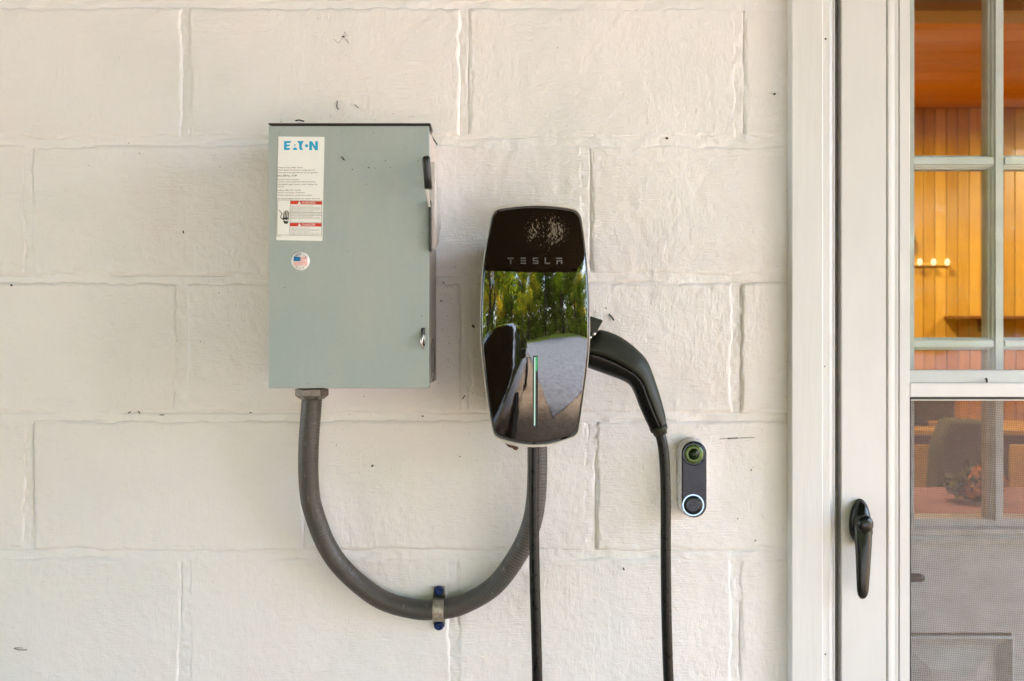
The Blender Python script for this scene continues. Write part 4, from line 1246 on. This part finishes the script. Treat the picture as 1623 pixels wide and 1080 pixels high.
# ---------------------------------------------------------------- ground outside
def ground_mat(name, stops, scale, bump=.0, rough=.9, det=6):
    t = NT(name); v = t.coord()
    n = t.noise(v, scale, det, .65); m_ = t.noise(v, scale*.12, 3)
    f = t.math('ADD', t.math('MULTIPLY', n, .65), t.math('MULTIPLY', m_, .35))
    t.base(t.ramp(f, stops), rough, 0, .2)
    if bump: t.bump(n, bump)
    return t.m
M['litter'] = ground_mat('leaf_litter', [(.3, (.16, .11, .07)), (.5, (.34, .25, .17)), (.7, (.50, .39, .28))], 14, .02)
M['gravel'] = ground_mat('grey_gravel', [(.32, (.13, .135, .15)), (.5, (.29, .30, .32)), (.68, (.45, .46, .49))], 30, .02)
M['lawn'] = ground_mat('lawn_grass', [(.3, (.14, .20, .02)), (.55, (.28, .34, .04)), (.75, (.42, .42, .07))], 6, .02)
def sheet(name, pts, z, mat):
    vs = [(x, y, z) for x, y in pts]
    a = sum(pts[i][0]*pts[(i+1) % len(pts)][1]-pts[(i+1) % len(pts)][0]*pts[i][1] for i in range(len(pts)))
    if a < 0: vs = vs[::-1]
    o = MB().add(vs, [tuple(range(len(vs)))]).build(name, mat, recalc=False); o['kind'] = 'structure'; return o
# the ground runs up to the house front only
sheet('ground', [(-150, -200), (150, -200), (150, 150), (-150, 150)], -.13, M['litter'])
def rise(x, y):
    return .12*max(0, x-.5)*min(1, max(0, (-y-4)/11))*min(1, 22/max(22, x+10))
def terrain(name, rows, z, mat):
    """rows of (y, x_left, x_right)"""
    n = 28; rs = []
    for y, a, b in rows:
        rs.append([(a+(b-a)*i/n, (y if not callable(y) else y(a+(b-a)*i/n)), 0) for i in range(n+1)])
    rs = [[(x, y, rise(x, y)+z-(min(.06, .012*max(0, -y-4)) if name == 'yard' else 0)) for x, y, _ in r] for r in rs]
    o = MB().rings(rs, False, True, False).build(name, mat, recalc=False); o['kind'] = 'structure'
    return o
yard = terrain('yard', [(y, -40, 40) for y in (0, -1.5, -3, -4, -6, -8, -10, -12, -15, -19, -24, -60)], -.014, M['litter'])
drive = terrain('driveway', [(-2.9, .60, .64), (-4, .50, 1.9), (-6, .25, 4.4), (-8, -.02, 7.0), (-9.4, -.3, 9), (-11, -.6, 12), (-12.5, -1.6, 15), (-14, -3, 20), (-15.5, -6, 27), (-17, -9, 34), (-19.5, -16, 38)], .0, M['gravel'])
front = lambda off: (lambda x: -19.2 + .14*max(0, x-1) - off)
terrain('lawn', [(front(0), -38, 38), (front(.6), -38, 38), (front(2), -38, 38), (front(5), -38, 38), (front(14), -38, 38)], .012, M['lawn'])
# carport over the camera
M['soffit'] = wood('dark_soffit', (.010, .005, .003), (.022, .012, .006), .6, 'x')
cpt = thing('carport', 'timber carport with a dark boarded soffit over the parking place', 'carport', (-.9, -2.2, 0))
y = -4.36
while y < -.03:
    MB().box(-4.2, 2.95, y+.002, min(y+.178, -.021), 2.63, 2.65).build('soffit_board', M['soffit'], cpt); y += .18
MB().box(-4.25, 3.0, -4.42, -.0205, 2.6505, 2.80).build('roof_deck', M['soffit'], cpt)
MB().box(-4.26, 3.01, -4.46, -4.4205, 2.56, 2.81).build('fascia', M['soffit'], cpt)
for xx, yy in ((-4.1, -4.24), (2.85, -2.6)):
    MB().box(xx-.06, xx+.06, yy-.06, yy+.06, -.02, 2.6295).build('post', M['trim'], cpt, bevel=.004)

# the dark parked car whose reflection fills the left of the charger glass
M['car'] = simple('dark_car_paint', (.012, .012, .013), .15, 0, .8, var=.1); M['car'].node_tree.nodes['Principled BSDF'].inputs['Coat Weight'].default_value = 1
M['carglass'] = simple('tinted_car_glass', (.008, .008, .008), .05, 0, .8, var=.05)
M['tyre'] = simple('tyre_rubber', (.014, .014, .014), .8, var=.2)
M['rimm'] = simple('alloy', (.35, .35, .35), .3, .9)
M['headl'] = simple('headlight_glass', (.5, .5, .5), .08, .3)
car = thing('parked_car', 'dark glossy car parked under the carport left of the camera, mirrored in the charger glass', 'car', (-1.22, -3.4, 0))
CX = -1.22
st_ = [(-5.75, .45, .60, .62, .70), (-5.6, .30, .72, .80, .84), (-5.2, .22, .92, .98, .88), (-4.6, .20, 1.02, 1.40, .90), (-4.0, .20, 1.02, 1.50, .91), (-3.2, .20, 1.0, 1.52, .91), (-2.6, .20, .98, 1.46, .91), (-1.95, .20, .97, 1.02, .90), (-1.4, .22, .88, .90, .88), (-1.15, .28, .76, .78, .82), (-1.02, .42, .62, .64, .68)]
rs = []
for y_, zb_, zbelt, zr, w in st_:
    tall = zr - zbelt > .1
    wr = w*.60 if tall else w*.80
    zr = zbelt + (zr-zbelt)*.86
    half = [(w*.94, zb_), (w, zb_+.12), (w*1.0, (zb_+zbelt)/2+.08), (w*.975, zbelt-.04), (w*.94, zbelt), (wr+(w*.94-wr)*.42, zbelt+(zr-zbelt)*.55), (wr+.02, zr-.06), (wr*.85, zr-.015), (wr*.5, zr+.008)]
    rs.append([(CX-a_, y_, z_) for a_, z_ in half] + [(CX, y_, zr+.012)] + [(CX+a_, y_, z_) for a_, z_ in half[::-1]])
cb_ = MB().rings(rs, True, True).build('body', M['car'], car)
for sgn in (-1, 1):
    for a, b in ((3, 4), (4, 5), (5, 6)):
        y0_, y1_ = st_[a][0]+.05, st_[b][0]-.05
        def side(sta, u):
            w = sta[4]; h_ = (sta[3]-sta[2])*.86; return (CX+sgn*(w*.94+(w*.60+.02-w*.94)*u*.97+.012), sta[2]+(h_-.06)*u)
        q4 = []
        for (st1, yy) in ((st_[a], y0_), (st_[b], y1_)):
            for u in (.08, .88):
                xx, zz = side(st1, u); q4.append((xx, yy, zz))
        q4 = [q4[0], q4[1], q4[3], q4[2]]
        MB().add(q4 + [(x_-sgn*.006, y_, z_) for x_, y_, z_ in q4], [(0, 1, 2, 3), (7, 6, 5, 4), (0, 4, 5, 1), (1, 5, 6, 2), (2, 6, 7, 3), (3, 7, 4, 0)]).build('side_window', M['carglass'], car)
    MB().box(CX+sgn*.93, CX+sgn*1.06, -2.35, -2.22, .98, 1.10).build('door_mirror', M['car'], car, bevel=.03)
    MB().box(CX+sgn*.45, CX+sgn*.74, -1.10, -1.045, .60, .69).build('headlight', M['headl'], car, bevel=.02)
    MB().box(CX+sgn*.5, CX+sgn*.8, -5.70, -5.62, .68, .82).build('tail_light', M['ink_red'], car, bevel=.02)
    for yy in (-4.8, -2.0):
        wh = MB().lathe((CX+sgn*.93, yy, .32), [(.20, -.11), (.31, -.10), (.335, -.06), (.335, .0), (.31, .015), (.20, .01)], 'x', 32).build('wheel', M['tyre'], car)
        MB().lathe((CX+sgn*.93, yy, .32), [(.215, -.02), (.215, .004), (.19, -.012), (.05, .0), (.002, .008)], 'x', 24).build('rim', M['rimm'], wh)

# ---------------------------------------------------------------- trees beyond the lawn
def leaf_mat(name, c1, c2, c3):
    t = NT(name); v = t.ocoord()
    n = t.noise(v, .9, 3, .6); oi = t.new('ObjectInfo')
    f = t.math('ADD', t.math('MULTIPLY', n, .85), t.math('MULTIPLY', t.math('SUBTRACT', oi.outputs['Random'], .5), .5))
    c = t.ramp(f, [(.25, c1), (.45, c2), (.65, c3)])
    df = t.new('BsdfDiffuse'); tl = t.new('BsdfTranslucent'); t.link(c, df.inputs[0]); t.link(c, tl.inputs[0])
    mx = t.new('MixShader', i_0=.5); t.link(df.outputs[0], mx.inputs[1]); t.link(tl.outputs[0], mx.inputs[2]); t.link(mx.outputs[0], t.out.inputs[0])
    return t.m
M['leaf'] = leaf_mat('tree_leaves', (.14, .24, .015), (.36, .48, .03), (.80, .64, .05))
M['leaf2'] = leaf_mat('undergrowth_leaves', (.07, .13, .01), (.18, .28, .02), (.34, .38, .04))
M['bark'] = ground_mat('bark', [(.3, (.03, .022, .015)), (.7, (.11, .085, .06))], 12, .02)
def leaf_cloud(name, centres, radii, n, size, mat, parent=None, seed=0):
    g = np.random.default_rng(seed)
    k_ = g.integers(0, len(centres), n)
    d = g.normal(size=(n, 3)); d /= np.linalg.norm(d, axis=1)[:, None]
    r = g.random(n)**.45
    c = np.array(centres)[k_] + d*r[:, None]*np.array(radii)[k_][:, None]*np.array([1, 1, .75])
    a = g.normal(size=(n, 3)); a /= np.linalg.norm(a, axis=1)[:, None]
    b = np.cross(a, g.normal(size=(n, 3))); b /= np.linalg.norm(b, axis=1)[:, None]
    s_ = size*(.6+.8*g.random(n))[:, None]
    v = np.stack([c-a*s_, c+b*s_*.5, c+a*s_, c-b*s_*.5], 1).reshape(-1, 3)
    me = bpy.data.meshes.new(name)
    me.vertices.add(4*n); me.vertices.foreach_set('co', v.ravel())
    me.loops.add(4*n); me.loops.foreach_set('vertex_index', np.arange(4*n))
    me.polygons.add(n); me.polygons.foreach_set('loop_start', np.arange(0, 4*n, 4))
    me.update(calc_edges=True); me.materials.append(mat)
    o = bpy.data.objects.new(name, me); col.objects.link(o)
    if parent is not None: attach(o, parent)
    return o
petals('foliage', [(1.60, 1.66, .83), (1.54, 1.66, .81)], [.07, .06], 300, .022, M['green_uph'], 31)
petals('blossoms', [(1.58, 1.62, .85), (1.64, 1.64, .82), (1.55, 1.62, .80), (1.61, 1.62, .80)], [.035, .04, .035, .045], 420, .014, M['orange'], 32)
TREE_LAB = 'broad leafy green and yellow tree beyond the lawn, mirrored in the charger glass'
def tree(seed):
    rnd = random.Random(seed)
    t = thing('leafy_tree', TREE_LAB, 'tree', (0, 0, 0), 'trees beyond the lawn')
    H = 11 + 3*rnd.random(); tk = MB()
    tk.tube([(0, 0, -.2), (.1, .05, H*.3), (-.1, .1, H*.6), (.05, 0, H*.9)], [.26, .19, .12, .04], 10)
    cs_, rd_ = [], []
    for i in range(15):
        z0 = H*(.22+.6*i/15); a = rnd.uniform(0, 6.28); l = (H*.32)*(1.05-.55*i/15)*rnd.uniform(.7, 1.1)
        e = (math.cos(a)*l, math.sin(a)*l, z0+l*.45)
        tk.tube([(0, .05, z0), (e[0]*.5, e[1]*.5, z0+l*.28), e], [.075, .05, .02], 6)
        cs_.append(e); rd_.append(rnd.uniform(1.0, 1.7)); cs_.append((e[0]*.55, e[1]*.55, z0+l*.3+.4)); rd_.append(rnd.uniform(.9, 1.4))
    cs_.append((0, 0, H)); rd_.append(1.5)
    tk.build('trunk', M['bark'], t)
    leaf_cloud('crown', cs_, rd_, 9000, .17, M['leaf'], t, seed)
    return t
protos = [tree(3), tree(14), tree(25)]
spots = [(-1.5, -25), (4.5, -27), (10, -24), (16, -25), (23, -22), (-8, -26), (-14, -24), (-21, -25), (1, -32), (8, -33), (14, -32), (-5, -33), (22, -31), (-13, -34), (30, -20), (-28, -22), (-8.5, -13), (-13, -9)]
for i, (x, y) in enumerate(spots):
    src = protos[i % 3]
    if i < 3: r_ = src
    else:
        r_ = src.copy(); col.objects.link(r_)
        for c_ in list(src.children):
            n_ = c_.copy(); col.objects.link(n_); n_.parent = r_
    r_.location = (x, y, rise(x, y)-.05); r_.rotation_euler[2] = i*1.3; s_ = .85+.35*random.random(); r_.scale = (s_, s_, s_)
cs_ = [(x, -28+3*math.sin(x*1.3), .9+rise(x, -28)) for x in np.arange(-36, 37, 1.4)] + [(x, -30, 2.4+rise(x, -30)) for x in np.arange(-36, 37, 2.0)]
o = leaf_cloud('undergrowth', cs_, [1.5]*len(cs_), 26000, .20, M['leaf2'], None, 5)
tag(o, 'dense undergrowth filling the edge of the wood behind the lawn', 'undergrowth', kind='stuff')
cs_ = [(x, -42+4*math.sin(x*.7), zz) for x in np.arange(-60, 61, 3.5) for zz in (2, 5, 8)]
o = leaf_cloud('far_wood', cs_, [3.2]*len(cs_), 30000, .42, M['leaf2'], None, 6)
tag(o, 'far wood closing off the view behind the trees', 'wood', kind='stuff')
